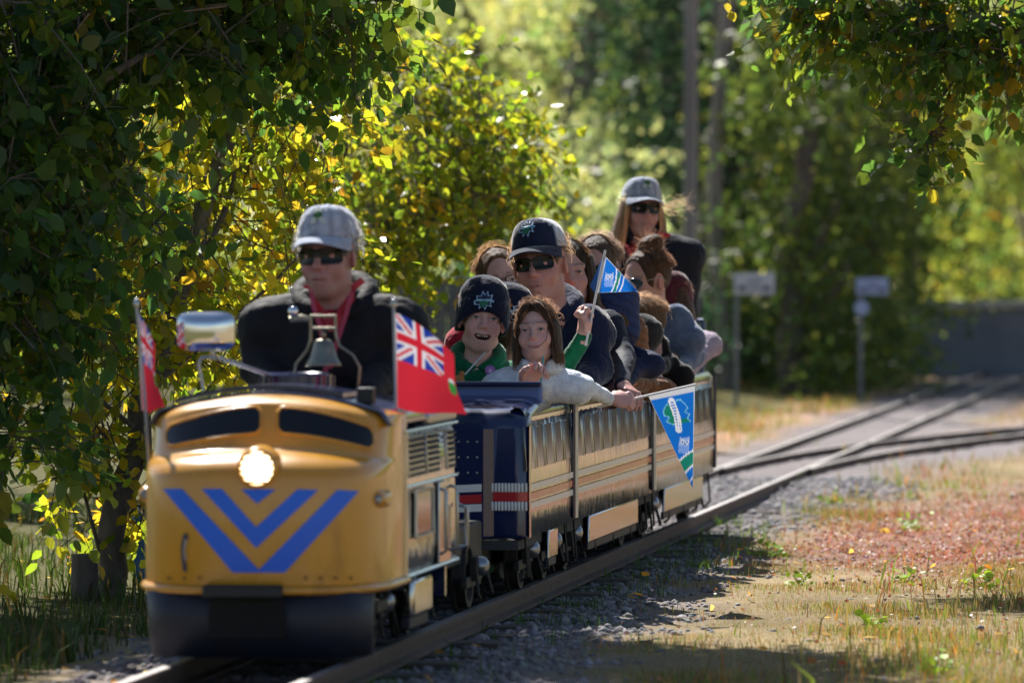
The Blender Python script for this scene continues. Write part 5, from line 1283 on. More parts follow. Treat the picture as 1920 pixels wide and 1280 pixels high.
# mirror
mc = L(386, 621, .5) - np.array((LX, 0, 0)); wv, hv = .163, .108; G_ = []
for i in range(21):
    row = []
    for j in range(15):
        u, v_ = i / 10 - 1, j / 7 - 1
        r_ = .82; uu = math.copysign(min(1, abs(u)), u); sq = max(abs(u) ** 5 + abs(v_) ** 5, 1e-9); k5 = max(abs(u), abs(v_)) / sq ** .2
        row.append((mc[0] + uu * k5 * wv / 2, mc[1] - .028 * (1 - max(abs(u), abs(v_)) ** 4), mc[2] + v_ * k5 * hv / 2))
    G_.append(row)
mb = MB(); mb.grid(np.array(G_), thick=(0, .012, 0)); mr = mb.build('mirror_shell', CHROME, loco, smooth=60)
mb = MB(); mb.tube([tuple(mc + (.02, 0, -.05)), tuple(mc + (.02, .0, -.068))], .007, 7)
mb.tube([tuple(mc + (-.008, 0, -.165)), tuple(mc + (-.02, .0, -.09)), tuple(mc + (-.012, 0, -.072)), tuple(mc + (.03, 0, -.072)), tuple(mc + (.07, .03, -.086)), tuple(mc + (.15, .16, -.125))], .0055, 7); mb.build('mirror_bracket', STEELD, mr, smooth=60)

# ------------------------------------------------------------------ passenger cars
def make_car(t0, t1, label, first=False, last=False, seed=0):
    e = empty('passenger_car', TM @ Matrix.Translation((0, t0, 0)), label, 'railway car', 'open passenger cars of the miniature train')
    Ln = t1 - t0; HW = .305; ys = .05 if first else .0
    for sx in (1, -1):
        mb = MB(); mb.grid(wavy_side(sx * HW, ys, Ln, .188, .565, sx, 10 + seed, .0019, int(150 * Ln))); sp = mb.build('side_panel', STEEL, e, smooth=70, solid=.004, fixn=False)
        # rolled top edge
        prof = [(HW - .011, .56), (HW - .008, .575), (HW - .012, .593), (HW - .025, .606), (HW - .04, .608), (HW - .056, .60), (HW - .058, .57)]
        pr = np.array([[(sx * a, y, z) for (a, z) in prof] for y in np.linspace(ys, Ln, int(20 * Ln))]); mb = MB(); mb.grid(pr); mb.build('rolled_coaming', STEEL, e, smooth=60)
        mb = MB(); mb.box((sx * (HW - .06), Ln / 2 + .05, .37), (.008, Ln - .13, .42)); mb.build('inner_lining', LININ, e)
        # window panels
        nwin = max(3, int(round(Ln / .255))); w_ = Ln / nwin
        for k_ in range(nwin):
            mb = MB(); mb.box((sx * (HW - .0036), (k_ + .5) * w_, .475), (.006, w_ * .62, .135), Matrix.Rotation(-sx * TUMBLE, 3, 'Y')); wo = mb.build('window_panel', PM('smoked_panel', (.3, .3, .28), .12, metal=1., var=.25, vscale=6, bump=.1, bscale=5, stretch=(1, 9, .7)), e, bevel=.002)
            mb = MB(); mb.box((sx * (HW - .0035), k_ * w_ + .012, .475), (.006, .012, .14), Matrix.Rotation(-sx * TUMBLE, 3, 'Y')); mb.build('window_pillar', STEEL, e, bevel=.001)
        for nm, z, h_, m_ in (('white_stripe', .350, .020, WHITEP), ('red_stripe', .320, .022, REDP), ('white_stripe', .290, .020, WHITEP)):
            mb = MB(); P_ = wavy_side(sx * (HW + .0042), ys, Ln, z - h_ / 2, z + h_ / 2, sx, 10 + seed, .0019, int(150 * Ln), 2); mb.grid(P_); mb.build(nm, m_, sp, smooth=70, fixn=False)
        a0, a1 = (.3, Ln - .3) if not first else (.45, Ln - .25)
        mb = MB(); mb.box((sx * (HW - .006), (a0 + a1) / 2, .14), (.012, a1 - a0 - .25, .096)); mb.build('lower_skirt', STEEL, e, bevel=.006)
        mb = MB(); mb.box((sx * (HW - .012), (a0 + a1) / 2, .08), (.012, a1 - a0 - .26, .03)); mb.build('step_board', NAVYM, e, bevel=.003)
        for y_ in np.linspace(.1, Ln - .1, 5 if not first else 3):
            mb = MB(); mb.tube([(sx * .29, y_, .19), (sx * .30, y_, .06), (sx * .275, y_ + .05, .045)], .0045, 6); mb.build('step_bracket', GREASE, e)
        mb = MB()
        mb.tube([(sx * (HW + .006), Ln - .012, .2), (sx * (HW + .006), Ln - .012, .6)], .008, 6); mb.build('end_post', NAVY, e)
        if not first: mb = MB(); mb.tube([(sx * (HW + .004), .012, .2), (sx * (HW + .004), .012, .6)], .010, 6); mb.build('end_post', STEELD, e)
    mb = MB(); mb.box((0, Ln / 2, .165), (.56, Ln - .02, .03)); mb.build('floor', FLOORM, e)
    mb = MB(); mb.box((0, Ln / 2, .115), (.3, Ln - .1, .06)); mb.build('underframe', BLACK, e)
    ny_ = 1 if first else 3
    for k_ in range(ny_):
        y_ = (Ln * .66 if first else .34 + k_ * .72)
        mb = MB(); mb.box((0, y_, .26), (.46, .3, .14)); mb.build('seat', VINYL, e, bevel=.02)
        mb = MB(); mb.box((0, y_ + .18, .42), (.46, .05, .22)); mb.build('seat_back', VINYL, e, bevel=.02)
    for y_ in ((.42, .98) if first else (.32, Ln - .34)): wheelset(e, y_)
    if first:
        # navy front end with rounded top cowl
        prof = [(0, .188), (0, .2), (0, .54), (.006, .562), (.02, .582), (.045, .597), (.09, .607), (.25, .628), (.34, .64)]
        xs = np.concatenate([np.linspace(-HW - .008, -.2, 8), np.linspace(-.17, .17, 9), np.linspace(.2, HW + .008, 8)])
        def endy(x): return .02 * max(0, (abs(x) - .285) / .028) ** 2
        P_ = np.array([[(x, y + endy(x) + (-.028 if abs(x) <= .171 and z < .55 else 0) + .012, z - .02 * max(0, (abs(x) - .25) / .06) ** 2 * (z > .56)) for (y, z) in prof] for x in xs])
        mb = MB(); mb.grid(P_); en = mb.build('front_end', NAVY, e, smooth=35, solid=.006)
        for sx in (1, -1):
            mb = MB(); mb.grid(np.array([[(sx * (HW + .010), y, z) for z in (.19, .55)] for y in (.022, .05, .062)])); mb.build('corner_plate', NAVY, en)
        mb = MB(); mb.box((0, .37, .645), (.62, .028, .075)); mb.build('cowl_rail', LININ, e, bevel=.012)  # paler blue paints in the sky reflected on the ledge
        mb = MB(); mb.box((0, .352, .678), (.625, .05, .016)); mb.build('cowl_lip', NAVY, e, bevel=.006)
        # bead rows and red band across the front
        for z in (.352, .292):
            for k_ in range(-1, 11):
                for sx in (1, -1):
                    x = .196 + k_ * .0108 if k_ >= 0 else None
                    if x is None or x > .305: continue
                    mb = MB(); mb.box((sx * x, .0085 + endy(x), z), (.0088, .006, .03)); mb.build('white_block', WHITEP, en, bevel=.003)
        for sx in (1, -1):
            mb = MB(); mb.grid(np.array([[(sx * x, .0095 + endy(x), z) for z in (.307, .337)] for x in np.linspace(.19, .312, 9)])); mb.build('red_band', REDP, en, fixn=False)
            mb = MB(); mb.grid(np.array([[(sx * x, -.0185, z - .05 * max(0, (.165 - x)) ** 1) for z in (.303, .331)] for x in np.linspace(.0, .165, 9)])); mb.build('red_band', REDP, en, fixn=False)
            for z in (.352, .288):
                mb = MB(); mb.grid(np.array([[(sx * x, -.0185, z + q - .05 * (.165 - x)) for q in (-.012, .012)] for x in np.linspace(.0, .165, 9)])); mb.build('white_stripe', WHITEP, en, fixn=False)
        mb = MB(); mb.lathe([(.03, 0), (.028, .014), (.018, .024), (.001, .028)], 20, Matrix.Translation((.04, .0, .595)) @ Matrix.Rotation(R(70), 4, 'X')); mb.build('cowl_lamp', CHROME, en, smooth=60)
        for z in (.40, .45, .50):
            for x in np.linspace(.03, .15, 5):
                mb = MB(); mb.lathe([(.004, 0), (.003, .003), (.0005, .004)], 8, Matrix.Translation((x, -.0175, z)) @ Matrix.Rotation(R(90), 4, 'X')); mb.build('rivet', STEELD, en)
    else:
        mb = MB(); mb.box((0, .012, .375), (.595, .02, .37)); mb.build('end_wall', NAVY, e)
    if last:
        mb = MB(); mb.box((0, Ln - .012, .39), (.6, .02, .4)); mb.build('end_wall', STEEL, e)
        mb = MB()
        for sx in (1, -1): mb.tube([(sx * .265, Ln - .12, .55), (sx * .27, Ln - .09, .82)], .012, 8)
        mb.tube([(-.27, Ln - .09, .82), (.27, Ln - .09, .82)], .012, 8); mb.build('seat_rail', PM('blue_grey_tube', (.10, .13, .22), .4, metal=.3), e, smooth=50)
        mb = MB(); mb.box((0, Ln - .32, .42), (.46, .3, .46)); mb.build('conductor_seat', VINYL, e, bevel=.02)
    else:
        mb = MB(); mb.box((0, Ln - .012, .375), (.595, .018, .37)); mb.build('end_wall', NAVY, e)
    return e
make_car(3.10, 4.27, 'front passenger car with navy end and red and white band', first=True, seed=0)
make_car(4.31, 6.60, 'middle polished steel passenger car below the capped man', seed=3)
make_car(6.64, 8.88, 'rear polished steel passenger car below the standing conductor', last=True, seed=6)
# ------------------------------------------------------------------ flags
FLAGC = cloth_thin('printed_flag_cloth')
def union(u, v):
    c = np.tile(np.array((.02, .05, .36)), (len(u), 1)); wht = np.array((.78, .76, .8)); rd = np.array((.62, .02, .04))
    d1 = np.abs(v - u) / 1.1; d2 = np.abs(v - (1 - u)) / 1.1; dd = np.minimum(d1, d2)
    c[dd < .115] = wht; c[dd < .04] = rd
    cx, cy = np.abs(u - .5), np.abs(v - .5)
    c[(cx < .105) | (cy < .155)] = wht; c[(cx < .06) | (cy < .09)] = rd
    return c
def ensign(hoist_top, hoist_bot, fly_top, fly_bot, t0, t1, pole, label, wave, curl, nu=70, nv=70):
    us, vs_ = np.linspace(0, 1, nu), np.linspace(0, 1, nv); P = []
    for u in us:
        for v in vs_:
            a = np.array(hoist_top) * (1 - v) + np.array(hoist_bot) * v; b = np.array(fly_top) * (1 - v) + np.array(fly_bot) * v
            px = a * (1 - u) + b * u; px[1] += curl * (1 - v) * (u ** 1.7 - u) + 5 * math.sin(u * 5) * v
            px[0] += 5 * math.sin(v * 5 + 2 * u) * u
            t = t0 + (t1 - t0) * u + wave * math.sin(u * 8 + v * 1.5) * u ** .5
            P.append(T2W(L(px[0], px[1], t)))
    U, V = [q.ravel() for q in np.meshgrid(us, vs_, indexing='ij')]
    C = np.tile(np.array((.62, .025, .045)), (len(U), 1))
    can = (U < .8) & (V < .48); C[can] = union(U[can] / .8, V[can] / .48)
    sh = ((U - .93) / .06) ** 2 + ((V - .58) / .13) ** 2 < 1; C[sh] = (.05, .3, .06); C[sh & (V < .52)] = (.75, .75, .78)
    C[U < .035] = (.75, .73, .78)
    i = np.arange(nu - 1)[:, None] * nv + np.arange(nv - 1)[None, :]; F = np.stack([i, i + nv, i + nv + 1, i + 1], -1).reshape(-1, 4)
    base = T2W(L(*pole[1])); e = empty('ensign_flag', Matrix.Translation(base), label, 'flag', 'red ensigns on the locomotive')
    obj('flag_cloth', np_mesh('flag_cloth', np.array(P) - base, F, 4, (FLAGC,), C), e)
    mb = MB(); mb.tube([T2W(L(*pole[0])) - base, (T2W(L(*pole[0])) - base) * .5 + (.004, 0, 0), (0, 0, 0)], .0042, 8); mb.build('flag_staff', PM('staff_grey', (.34, .35, .38), .45), e)
    mb = MB(); q = T2W(L(*pole[0])) - base; mb.lathe([(.001, .02), (.008, .012), (.009, 0), (.006, -.006)], 10, Matrix.Translation(q)); mb.build('finial', STEELD, e, smooth=60)
ensign((739, 586), (740, 762), (846, 664), (872, 782), .60, .84, ((738, 572, .60), (740, 905, .60)), 'bright sunlit red ensign with union canton in front of the driver shoulder', .018, 55)
ensign((257, 582), (266, 768), (286, 645), (306, 768), .42, .66, ((256, 572, .42), (281, 905, .42)), 'shaded narrow folded red ensign beside the mirror', .02, 20)

# ------------------------------------------------------------------ pennants
def seg_d(P, a, b):
    a, b = np.array(a, float), np.array(b, float); ab = b - a; t = np.clip(((P - a) @ ab) / (ab @ ab), 0, 1); return np.linalg.norm(P - a - t[:, None] * ab, axis=1)
def inpoly(P, poly):
    x, y = P.T; r_ = np.zeros(len(P), bool); n = len(poly)
    for i in range(n):
        (x1, y1), (x2, y2) = poly[i], poly[(i + 1) % n]
        if y1 == y2: continue
        r_ ^= ((y1 > y) != (y2 > y)) & (x < (x2 - x1) * (y - y1) / (y2 - y1) + x1)
    return r_
PB = np.array((.008, .15, .58)); PWH = np.array((.72, .74, .8)); PGR = np.array((.01, .2, .14)); POWL = np.array((.30, .42, .74))
def owl_paint(P, C, o, s, flip=1):
    """drawn owl: o centre of the face, s size"""
    q = (P - np.array(o)) / s; q[:, 0] *= flip
    bd = inpoly(q, [(-1.0, -.5), (-.95, -1.25), (-.5, -.85), (.4, -.85), (.95, -1.3), (.95, -.3), (.8, .6), (1.0, 2.2), (-1.3, 2.2), (-1.25, .7)])
    C[bd] = POWL; ln = bd & (np.abs(np.sin(q[:, 0] * 9 + np.sin(q[:, 1] * 5))) > .8) & (q[:, 1] > .7); C[ln] = PB * 1.2
    for ex in (-.45, .45):
        d = np.hypot(q[:, 0] - ex, q[:, 1] + .1); C[(d < .42) & (d > .3)] = PWH; C[d < .13] = PB * .5
    C[seg_d(q, (0, .1), (0, .45)) < .12] = PB * .6
def pennant(name, corners, ts, paint, stick, label, nu=70, nv=70, sleeve=.07, fold=None):
    """corners: hoist start, hoist end, tip in photograph points; ts their distances"""
    A_, B_, T_ = [np.array(c, float) for c in corners]; V = []; PX = []; F = []
    for i in range(nu + 1):
        f = i / nu
        for j in range(nv + 1):
            g_ = j / nv; h = A_ * (1 - g_) + B_ * g_; th = ts[0] * (1 - g_) + ts[1] * g_
            p = h * (1 - f) + T_ * f; t = th * (1 - f) + ts[2] * f + .012 * math.sin(f * 6 + g_ * 2) * f
            PX.append(p); V.append(T2W(L(p[0], p[1], t)))
    for i in range(nu):
        for j in range(nv): k_ = i * (nv + 1) + j; F.append((k_, k_ + 1, k_ + nv + 2, k_ + nv + 1))
    V = np.array(V); PX = np.array(PX); C = np.tile(PB, (len(V), 1)); paint(PX, C); fr = np.repeat(np.linspace(0, 1, nu + 1), nv + 1); C[fr < sleeve] = PWH * .8
    C[(np.tile(np.linspace(0, 1, nv + 1), nu + 1) > .985)] = PWH * .85; C[(np.tile(np.linspace(0, 1, nv + 1), nu + 1) < .012)] = PWH * .7
    base = T2W(L(*stick[0])); e = empty(name, Matrix.Translation(base), label, 'pennant', 'blue hand pennants')
    obj('pennant_cloth', np_mesh('pennant_cloth', V - base, np.array(F), 4, (FLAGC,), C), e)
    mb = MB(); mb.tube([(0, 0, 0), T2W(L(*stick[1])) - base], .0042, 8); mb.build('stick', PM('white_stick', (.7, .68, .7), .4), e)
    if fold is not None:
        Vf = np.array([T2W(L(*q)) for q in fold]) - base; mb = MB(); G_ = [[Vf[0] * (1 - a) * (1 - b) + Vf[1] * a * (1 - b) + Vf[2] * a * b + Vf[3] * (1 - a) * b for b in np.linspace(0, 1, 6)] for a in np.linspace(0, 1, 8)]; mb.grid(np.array(G_))
        mb.build('folded_corner', PM('pennant_blue', (.02, .14, .5), .7), e)
def paintA(P, C):
    tr = [(1246, 764), (1252, 757), (1262, 760), (1268, 751), (1276, 749), (1284, 757), (1290, 764), (1284, 772), (1293, 776), (1289, 784), (1295, 790), (1278, 794), (1262, 796), (1250, 790), (1256, 782), (1245, 779), (1244, 771)]
    ins = inpoly(P, tr); C[ins & (P[:, 0] < 1268)] = PGR; C[ins & (P[:, 1] > 784) & (P[:, 0] > 1277)] = PGR
    for a, b in zip(tr, tr[1:] + tr[:1]): C[seg_d(P, a, b) < .9] = (.2, .5, .7)
    bn = np.minimum(seg_d(P, (1259, 752), (1270, 782)), seg_d(P, (1270, 782), (1273, 805))); C[bn < 6.2] = PWH
    for k_ in range(10):
        f = k_ / 9; c0 = np.array((1259.5, 754)) * (1 - f) + np.array((1273, 803)) * f + np.array((2.2 * math.sin(f * 3.1), 0))
        C[(np.abs(P[:, 0] - c0[0]) < 3.4) & (np.abs(P[:, 1] - c0[1]) < 1.0)] = PB * .9
    owl_paint(P, C, (1284, 829), 9.5)
    d = np.hypot(P[:, 0] - 1345, P[:, 1] - 930); C[(d < 96) & (d > 74)] = PGR; C[np.abs(d - 97) < 1.6] = PWH; C[np.abs(d - 74) < 1.6] = PWH; C[np.abs(d - 58) < 1.3] = PWH * .9
pennant('hand_pennant', [(1214, 739), (1303, 721), (1299, 915)], (4.32, 4.42, 4.38), paintA, ((1120, 763, 4.2), (1304, 720.5, 4.42)), 'large blue pennant hanging from the stick the girl holds out over the car side')
def paintB(P, C):
    owl_paint(P, C, (1143, 520), 8)
    d = np.hypot(P[:, 0] - 1215, P[:, 1] - 500); dx = P[:, 0] + .28 * (P[:, 1] - 520)
    for x0 in (1156, 1163, 1171): C[np.abs(dx - x0 + ((P[:, 1] - 530) / 12) ** 2 * 1.0) < 1.2] = PWH
    C[(dx > 1157.2) & (dx < 1162) & (P[:, 1] < 547)] = PGR
pennant('hand_pennant', [(1119, 549), (1133, 478), (1196, 546)], (4.14, 4.14, 4.2), paintB, ((1098, 648, 4.1), (1135, 469, 4.15)), 'small blue pennant held upright in the green sleeved hand', sleeve=.06,
        fold=[(1133, 475, 4.15), (1106, 536, 4.22), (1116, 551, 4.2), (1120, 545, 4.15)])

# ------------------------------------------------------------------ people
def lanyard(pts, col, name='lanyard', w_=.0075):
    def f(o, Bl, Hl, sc, O):
        for q in pts:
            mb = MB(); mb.tube([O @ Vector(T2W(L(*a))) for a in q], w_, 6, flat=.25); mb.build(name, PM('red_ribbon', col, .7, var=.2, vscale=40), o, smooth=60)
    return f
def both(*fs):
    def f(*a):
        for g_ in fs: g_(*a)
    return f
CAPG = (.36, .39, .48)
def drvhat(o, H, s): cap_hat(o, H, s * 1.03, CAPG, stripe=True)
def drv_extra(o, Bl, Hl, sc, O):
    # polo collar points and chest of the red shirt
    G_ = []
    for f in np.linspace(0, 1, 7):
        xl = 598 + 18 * f; xr = 648 - 16 * f; G_.append([O @ Vector(T2W(L(xl + (xr - xl) * g, 588 + 34 * f - 14 * (1 - f) * abs(2 * g - 1), 1.105 - .03 * math.sin(g * 3.1) + .05 * (1 - f)))) for g in np.linspace(0, 1, 9)])
    mb = MB(); mb.grid(np.array(G_)); mb.build('shirt_front', PM('red_shirt', (.40, .015, .03), .8, var=.15, vscale=30, bump=.2), o, smooth=60)
    for sx, pts in ((-1, [(582, 546), (590, 556), (606, 578), (594, 592), (582, 566)]), (1, [(664, 534), (655, 550), (632, 580), (644, 596), (664, 562)])):
        mb = MB(); P_ = [O @ Vector(T2W(L(x, y, 1.08))) for x, y in pts]; mb.add(P_, [tuple(range(len(P_)))]); mb.build('shirt_collar', PM('red_shirt', (.40, .015, .03), .8), o, solid=.005)
    for pts in ([(656, 536), (676, 520), (686, 528), (664, 546)], [(566, 532), (580, 536), (584, 543), (572, 541)]):
        mb = MB(); P_ = [O @ Vector(T2W(L(x, y, 1.085))) for x, y in pts]; mb.add(P_, [tuple(range(len(P_)))]); mb.build('jacket_lining', PM('red_lining', (.5, .04, .05), .8), o, solid=.004)
JBLK = np.array((.011, .011, .014))
person(dict(label='driver in grey cap and dark sunglasses with black jacket over red shirt', head=(615, 480), t=1.25, sc=1.06, hs=1.0, yaw=-16, pitch=1, neck=.115, byaw=-6, roll=-2, hoodz=.015,
            skin=(.40, .235, .19), cloth=JBLK, wide=1.12, bulk=1.16, fabric=NYLON, face=dict(res=.0036, old=True, smile=.35, brow=(.25, .2, .17), neckr=.058), vneck=True, under=(.40, .015, .03),
            hair=('short', (.25, .24, .23), 200), hat=drvhat, glasses=lambda o, H, s: glasses(o, H, s, w=.062, h=.044, z0=.001), hood=(JBLK * .7, 1.05, 'down'),
            armL=((492, 690, 1.28), (530, 745, 1.08), 'curl', None), armR=((722, 690, 1.3), (690, 740, 1.05), 'curl', None),
            extra=both(drv_extra, lanyard([[(583, 545, 1.06), (588, 575, 1.055), (600, 610, 1.05), (609, 660, 1.05), (612, 710, 1.05)]], (.42, .05, .10)), lanyard([[(660, 548, 1.06), (648, 592, 1.05), (632, 640, 1.05), (618, 690, 1.05)]], (.5, .03, .05)))))
NAVYC = (.012, .016, .04)
def teeth(o, H, s):
    for k_, x in enumerate((-.0165, -.0095, -.0005, .0075, .0145)):
        mb = MB(); mb.box((x * s, -.0905 * s + abs(x) * .2 * s, -.0625 * s), (.0056 * s, .004 * s, (.0065 if k_ != 2 else .005) * s)); q = mb.build('tooth', TEETH, o, bevel=.001); q.matrix_local = H
def kid_extra(o, Bl, Hl, sc, O):
    teeth(o, Hl, .94)
    mb = MB(); mb.lathe([(.001, .004), (.015, .003), (.0175, 0), (.0165, -.003)], 20, Matrix(O) @ Matrix.Translation(T2W(L(919, 694, 3.84))) @ Matrix.Rotation(R(90), 4, 'X')); bd = mb.build('button_badge', PM('lilac_badge', (.32, .12, .42), .35), o)
    mb = MB(); mb.lathe([(.001, .0055), (.006, .005), (.007, .003)], 10, Matrix(O) @ Matrix.Translation(T2W(L(919, 695, 3.84))) @ Matrix.Rotation(R(90), 4, 'X')); mb.build('badge_mark', PM('badge_light', (.6, .45, .65), .5), bd)
    mb = MB(); mb.tube([O @ Vector(T2W(L(*q))) for q in ((910, 660, 3.86), (895, 676, 3.835), (872, 702, 3.835))], .003, 6); mb.build('drawstring', PM('cord_white', (.55, .6, .62), .7), o)
GRN = (.008, .13, .06)
person(dict(label='laughing child in green hoodie and navy knitted hat raising a pennant', head=(904, 600), t=3.97, sc=.82, hs=.94, neck=.135, yaw=6, pitch=-4, roll=7, byaw=0, skin=(.62, .40, .33), cloth=GRN, wide=1.0, bulk=1.02,
            face=dict(res=.0036, kid=True, smile=1., neckr=.045, wide=1.04), eyes=.68, hat=lambda o, H, s: beanie(o, H, s * 1.09, NAVYC), hood=(np.array(GRN) * 1.05, .98, 'down'), hair=('short', (.10, .05, .025), 120),
            armL=((846, 745, 3.95), (880, 760, 3.75), None, None), armR=((1045, 708, 4.16), (1093, 632, 4.14), 'fist', ((.15, .1, 1.), (.85, .55, .1), False)), extra=kid_extra))
FLE = np.array((.72, .76, .84))
def zipper(o, Bl, Hl, sc, O):
    mb = MB(); mb.tube([O @ Vector(T2W(L(*q))) for q in ((1019, 662, 3.78), (1017, 690, 3.745), (1014, 716, 3.735))], .0035, 6); mb.build('zip', PM('aqua_zip', (.15, .42, .45), .5), o)
    # windblown lock across the face
    mb = MB(); mb.tube([Hl @ Vector(q) for q in ((.05, -.075, .055), (.05, -.082, .0), (.044, -.084, -.035), (.022, -.092, -.056), (.004, -.097, -.062))], [.0016, .0014, .0012, .001, .0008], 5); mb.build('hair_lock', PM('brown_hair', (.06, .032, .018), .5), o, smooth=60)
    # fringe swept to one side
    rr = np.random.default_rng(9); P_ = []
    for k_ in range(150):
        s0 = rr.uniform(-1, 1); a = np.array((-.012 + .012 * s0, -.06 + .02 * rr.uniform(), .118)); side = 1 if rr.uniform() < .68 else -1
        b = np.array((side * rr.uniform(.02, .06), -.092 + .01 * rr.uniform(), .075)); c_ = np.array((side * rr.uniform(.055, .08), -.072 + .02 * rr.uniform(), .02)); d_ = np.array((side * rr.uniform(.07, .088), -.045 + .03 * rr.uniform(), -.08 + rr.normal(0, .02)))
        P_.append([a, (a + b) / 2 + (0, -.008, .008), b, (b + c_) / 2, c_, (c_ + d_) / 2, d_])
    V, F, C = strips(np.array(P_) * .86, rr.uniform(.0015, .0035, len(P_)), np.array((.115, .068, .043)) * rr.uniform(.6, 1.7, (len(P_), 1)))
    h_ = obj('fringe', np_mesh('fringe', V, F, 4, (HAIRM,), C), o); h_.matrix_local = Hl
person(dict(label='girl with brown bobbed hair in pale blue fleece reaching over the car side', head=(1006, 623), t=3.84, sc=.80, hs=.85, neck=.135, yaw=-9, pitch=-6, roll=-4, byaw=4, skin=(.61, .40, .34), cloth=FLE, wide=1.0, bulk=1.0, armr=.92,
            face=dict(res=.0036, kid=True, fem=True, smile=.75, neckr=.043, wide=1.08), eyes=.62, hair=('bob', (.115, .068, .043), 700), hood=(FLE * 1.02, .98, 'collar'), vneck=True,
            armL=((958, 745, 3.85), (984, 720, 3.70), 'curl', ((.55, -.35, .75), (-.3, .8, .4), True)), armR=((1088, 722, 4.0), (1143, 748, 4.2), 'fist', ((1., .15, -.05), (-.1, -.8, .6), False)), extra=zipper))
person(dict(label='child turned aside in navy knitted hat with curly hair between the two front children', head=(955, 603), t=4.3, sc=.78, hs=.85, yaw=58, pitch=4, byaw=20, skin=(.5, .31, .25), cloth=(.13, .06, .03), face=dict(kid=True, smile=.2), eyes=.5,
            hat=lambda o, H, s: beanie(o, H, s * 1.06, NAVYC, True, -.5), hair=('bob', (.09, .045, .02), 300)))
CLEARL = PM('clear_lens', (.16, .12, .11), .08, spec=.6)
person(dict(label='woman with thin framed glasses and hair tied back in red jacket behind the laughing child', head=(938, 527), t=4.95, sc=.93, hs=.95, yaw=8, pitch=2, roll=-12, byaw=0, skin=(.53, .35, .29), cloth=(.42, .02, .05), face=dict(fem=True, smile=.05), eyes=.6,
            hair=('pulled', (.17, .10, .055), 420), glasses=lambda o, H, s: glasses(o, H, s, lens=PM('spectacle_lens', (.4, .27, .23), .05, spec=.5), w=.05, h=.034, rim=.0016, name='spectacles', round_=.6)))
def manhat(o, H, s): cap_hat(o, H, s * 1.03, (.016, .022, .055), colb=(.62, .63, .68), emblem='jag', brimcol=(.02, .025, .055))
person(dict(label='smiling man in navy and white cap with sunglasses and navy hoodie', head=(1013, 497), t=4.62, sc=1.03, hs=1.1, yaw=-15, pitch=0, roll=-7, byaw=-2, neck=.145, hoodz=.045, skin=(.50, .27, .21), cloth=(.014, .020, .055), wide=1.14, bulk=1.12, face=dict(res=.0036, smile=.6, neckr=.062, wide=1.06), vneck=True,
            hat=manhat, glasses=lambda o, H, s: glasses(o, H, s, w=.055, h=.038), hood=((.014, .020, .055), 1.0, 'down'), hair=('short', (.2, .13, .08), 150),
            armR=((1118, 690, 4.62), (1080, 738, 4.4), None, None, (1102, 610, 4.66)), armL=((930, 700, 4.7), (960, 745, 4.5), None, None)))
def hoop(o, Bl, Hl, sc, O):
    mb = MB(); mb.tube([Hl @ Vector((.078 + .0 * a, .0 + .014 * math.cos(a), -.05 + .014 * math.sin(a))) for a in np.linspace(0, 6.28, 16)], .0016, 5, cap=False); mb.build('hoop_earring', BRASS, o)
person(dict(label='woman with long straight brown hair and hoop earring in navy jacket behind the capped man', head=(1068, 512), t=5.35, sc=.94, hs=.97, yaw=2, pitch=0, roll=-6, byaw=6, skin=(.5, .31, .25), cloth=(.014, .017, .035), fabric=NYLON, wide=1.02, face=dict(fem=True, smile=.3), eyes=.5,
            hair=('long', (.065, .036, .02), 800), extra=hoop, armR=((1168, 668, 5.3), (1166, 722, 5.0), 'rest', ((.4, -.8, -.3), (.3, 0, 1), False), (1140, 612, 5.4))))
person(dict(label='man with short greying hair and dark sunglasses behind the raised pennant', head=(1120, 506), t=6.0, sc=1.0, hs=1.02, yaw=-12, roll=0, pitch=6, skin=(.5, .3, .24), cloth=(.03, .03, .035), face=dict(smile=.2), hair=('short', (.17, .12, .09), 500), glasses=lambda o, H, s: glasses(o, H, s, w=.056, h=.042)))
person(dict(label='child looking away in quilted navy hood below the raised pennant', head=(1142, 582), t=5.6, sc=.76, hs=.88, bulk=.9, armR=((1196, 690, 5.55), (1172, 722, 5.35), None, None), armL=((1120, 690, 5.6), (1120, 720, 5.4), None, None), yaw=-48, pitch=6, byaw=-30, skin=(.5, .3, .25), cloth=(.014, .02, .06), fabric=NYLON, face=dict(kid=True, smile=.1), hoodup=(.02, .035, .11), hair=('bob', (.1, .055, .03), 300), eyes=.5))
person(dict(label='small child bundled in tan hooded coat with arm over the steel car side', head=(1160, 642), t=5.85, sc=.72, hs=.8, bulk=.9, armL=((1150, 735, 5.85), (1150, 745, 5.7), None, None), yaw=-75, pitch=12, byaw=-20, skin=(.48, .29, .23), cloth=(.20, .085, .04), face=dict(kid=True, smile=.1), hoodup=(.2, .09, .045), hair=('short', (.1, .06, .03), 160),
            armR=((1214, 724, 5.8), (1180, 716, 5.6), 'rest', ((-.8, -.4, -.25), (0, -.3, 1), False))))
person(dict(label='boy with tousled light brown hair in black fleece looking away from the camera', head=(1204, 612), t=6.3, bulk=.9, sc=.78, hs=.86, yaw=-80, pitch=10, byaw=-30, skin=(.48, .29, .24), cloth=(.010, .010, .012), face=dict(kid=True, smile=.1), hair=('short', (.2, .13, .08), 900),
            armR=((1250, 680, 6.3), (1228, 694, 6.1), 'rest', ((-.1, -.7, -.4), (.6, -.2, 1), False), (1232, 645, 6.35)), armL=((1185, 690, 6.3), (1190, 715, 6.1), None, None)))
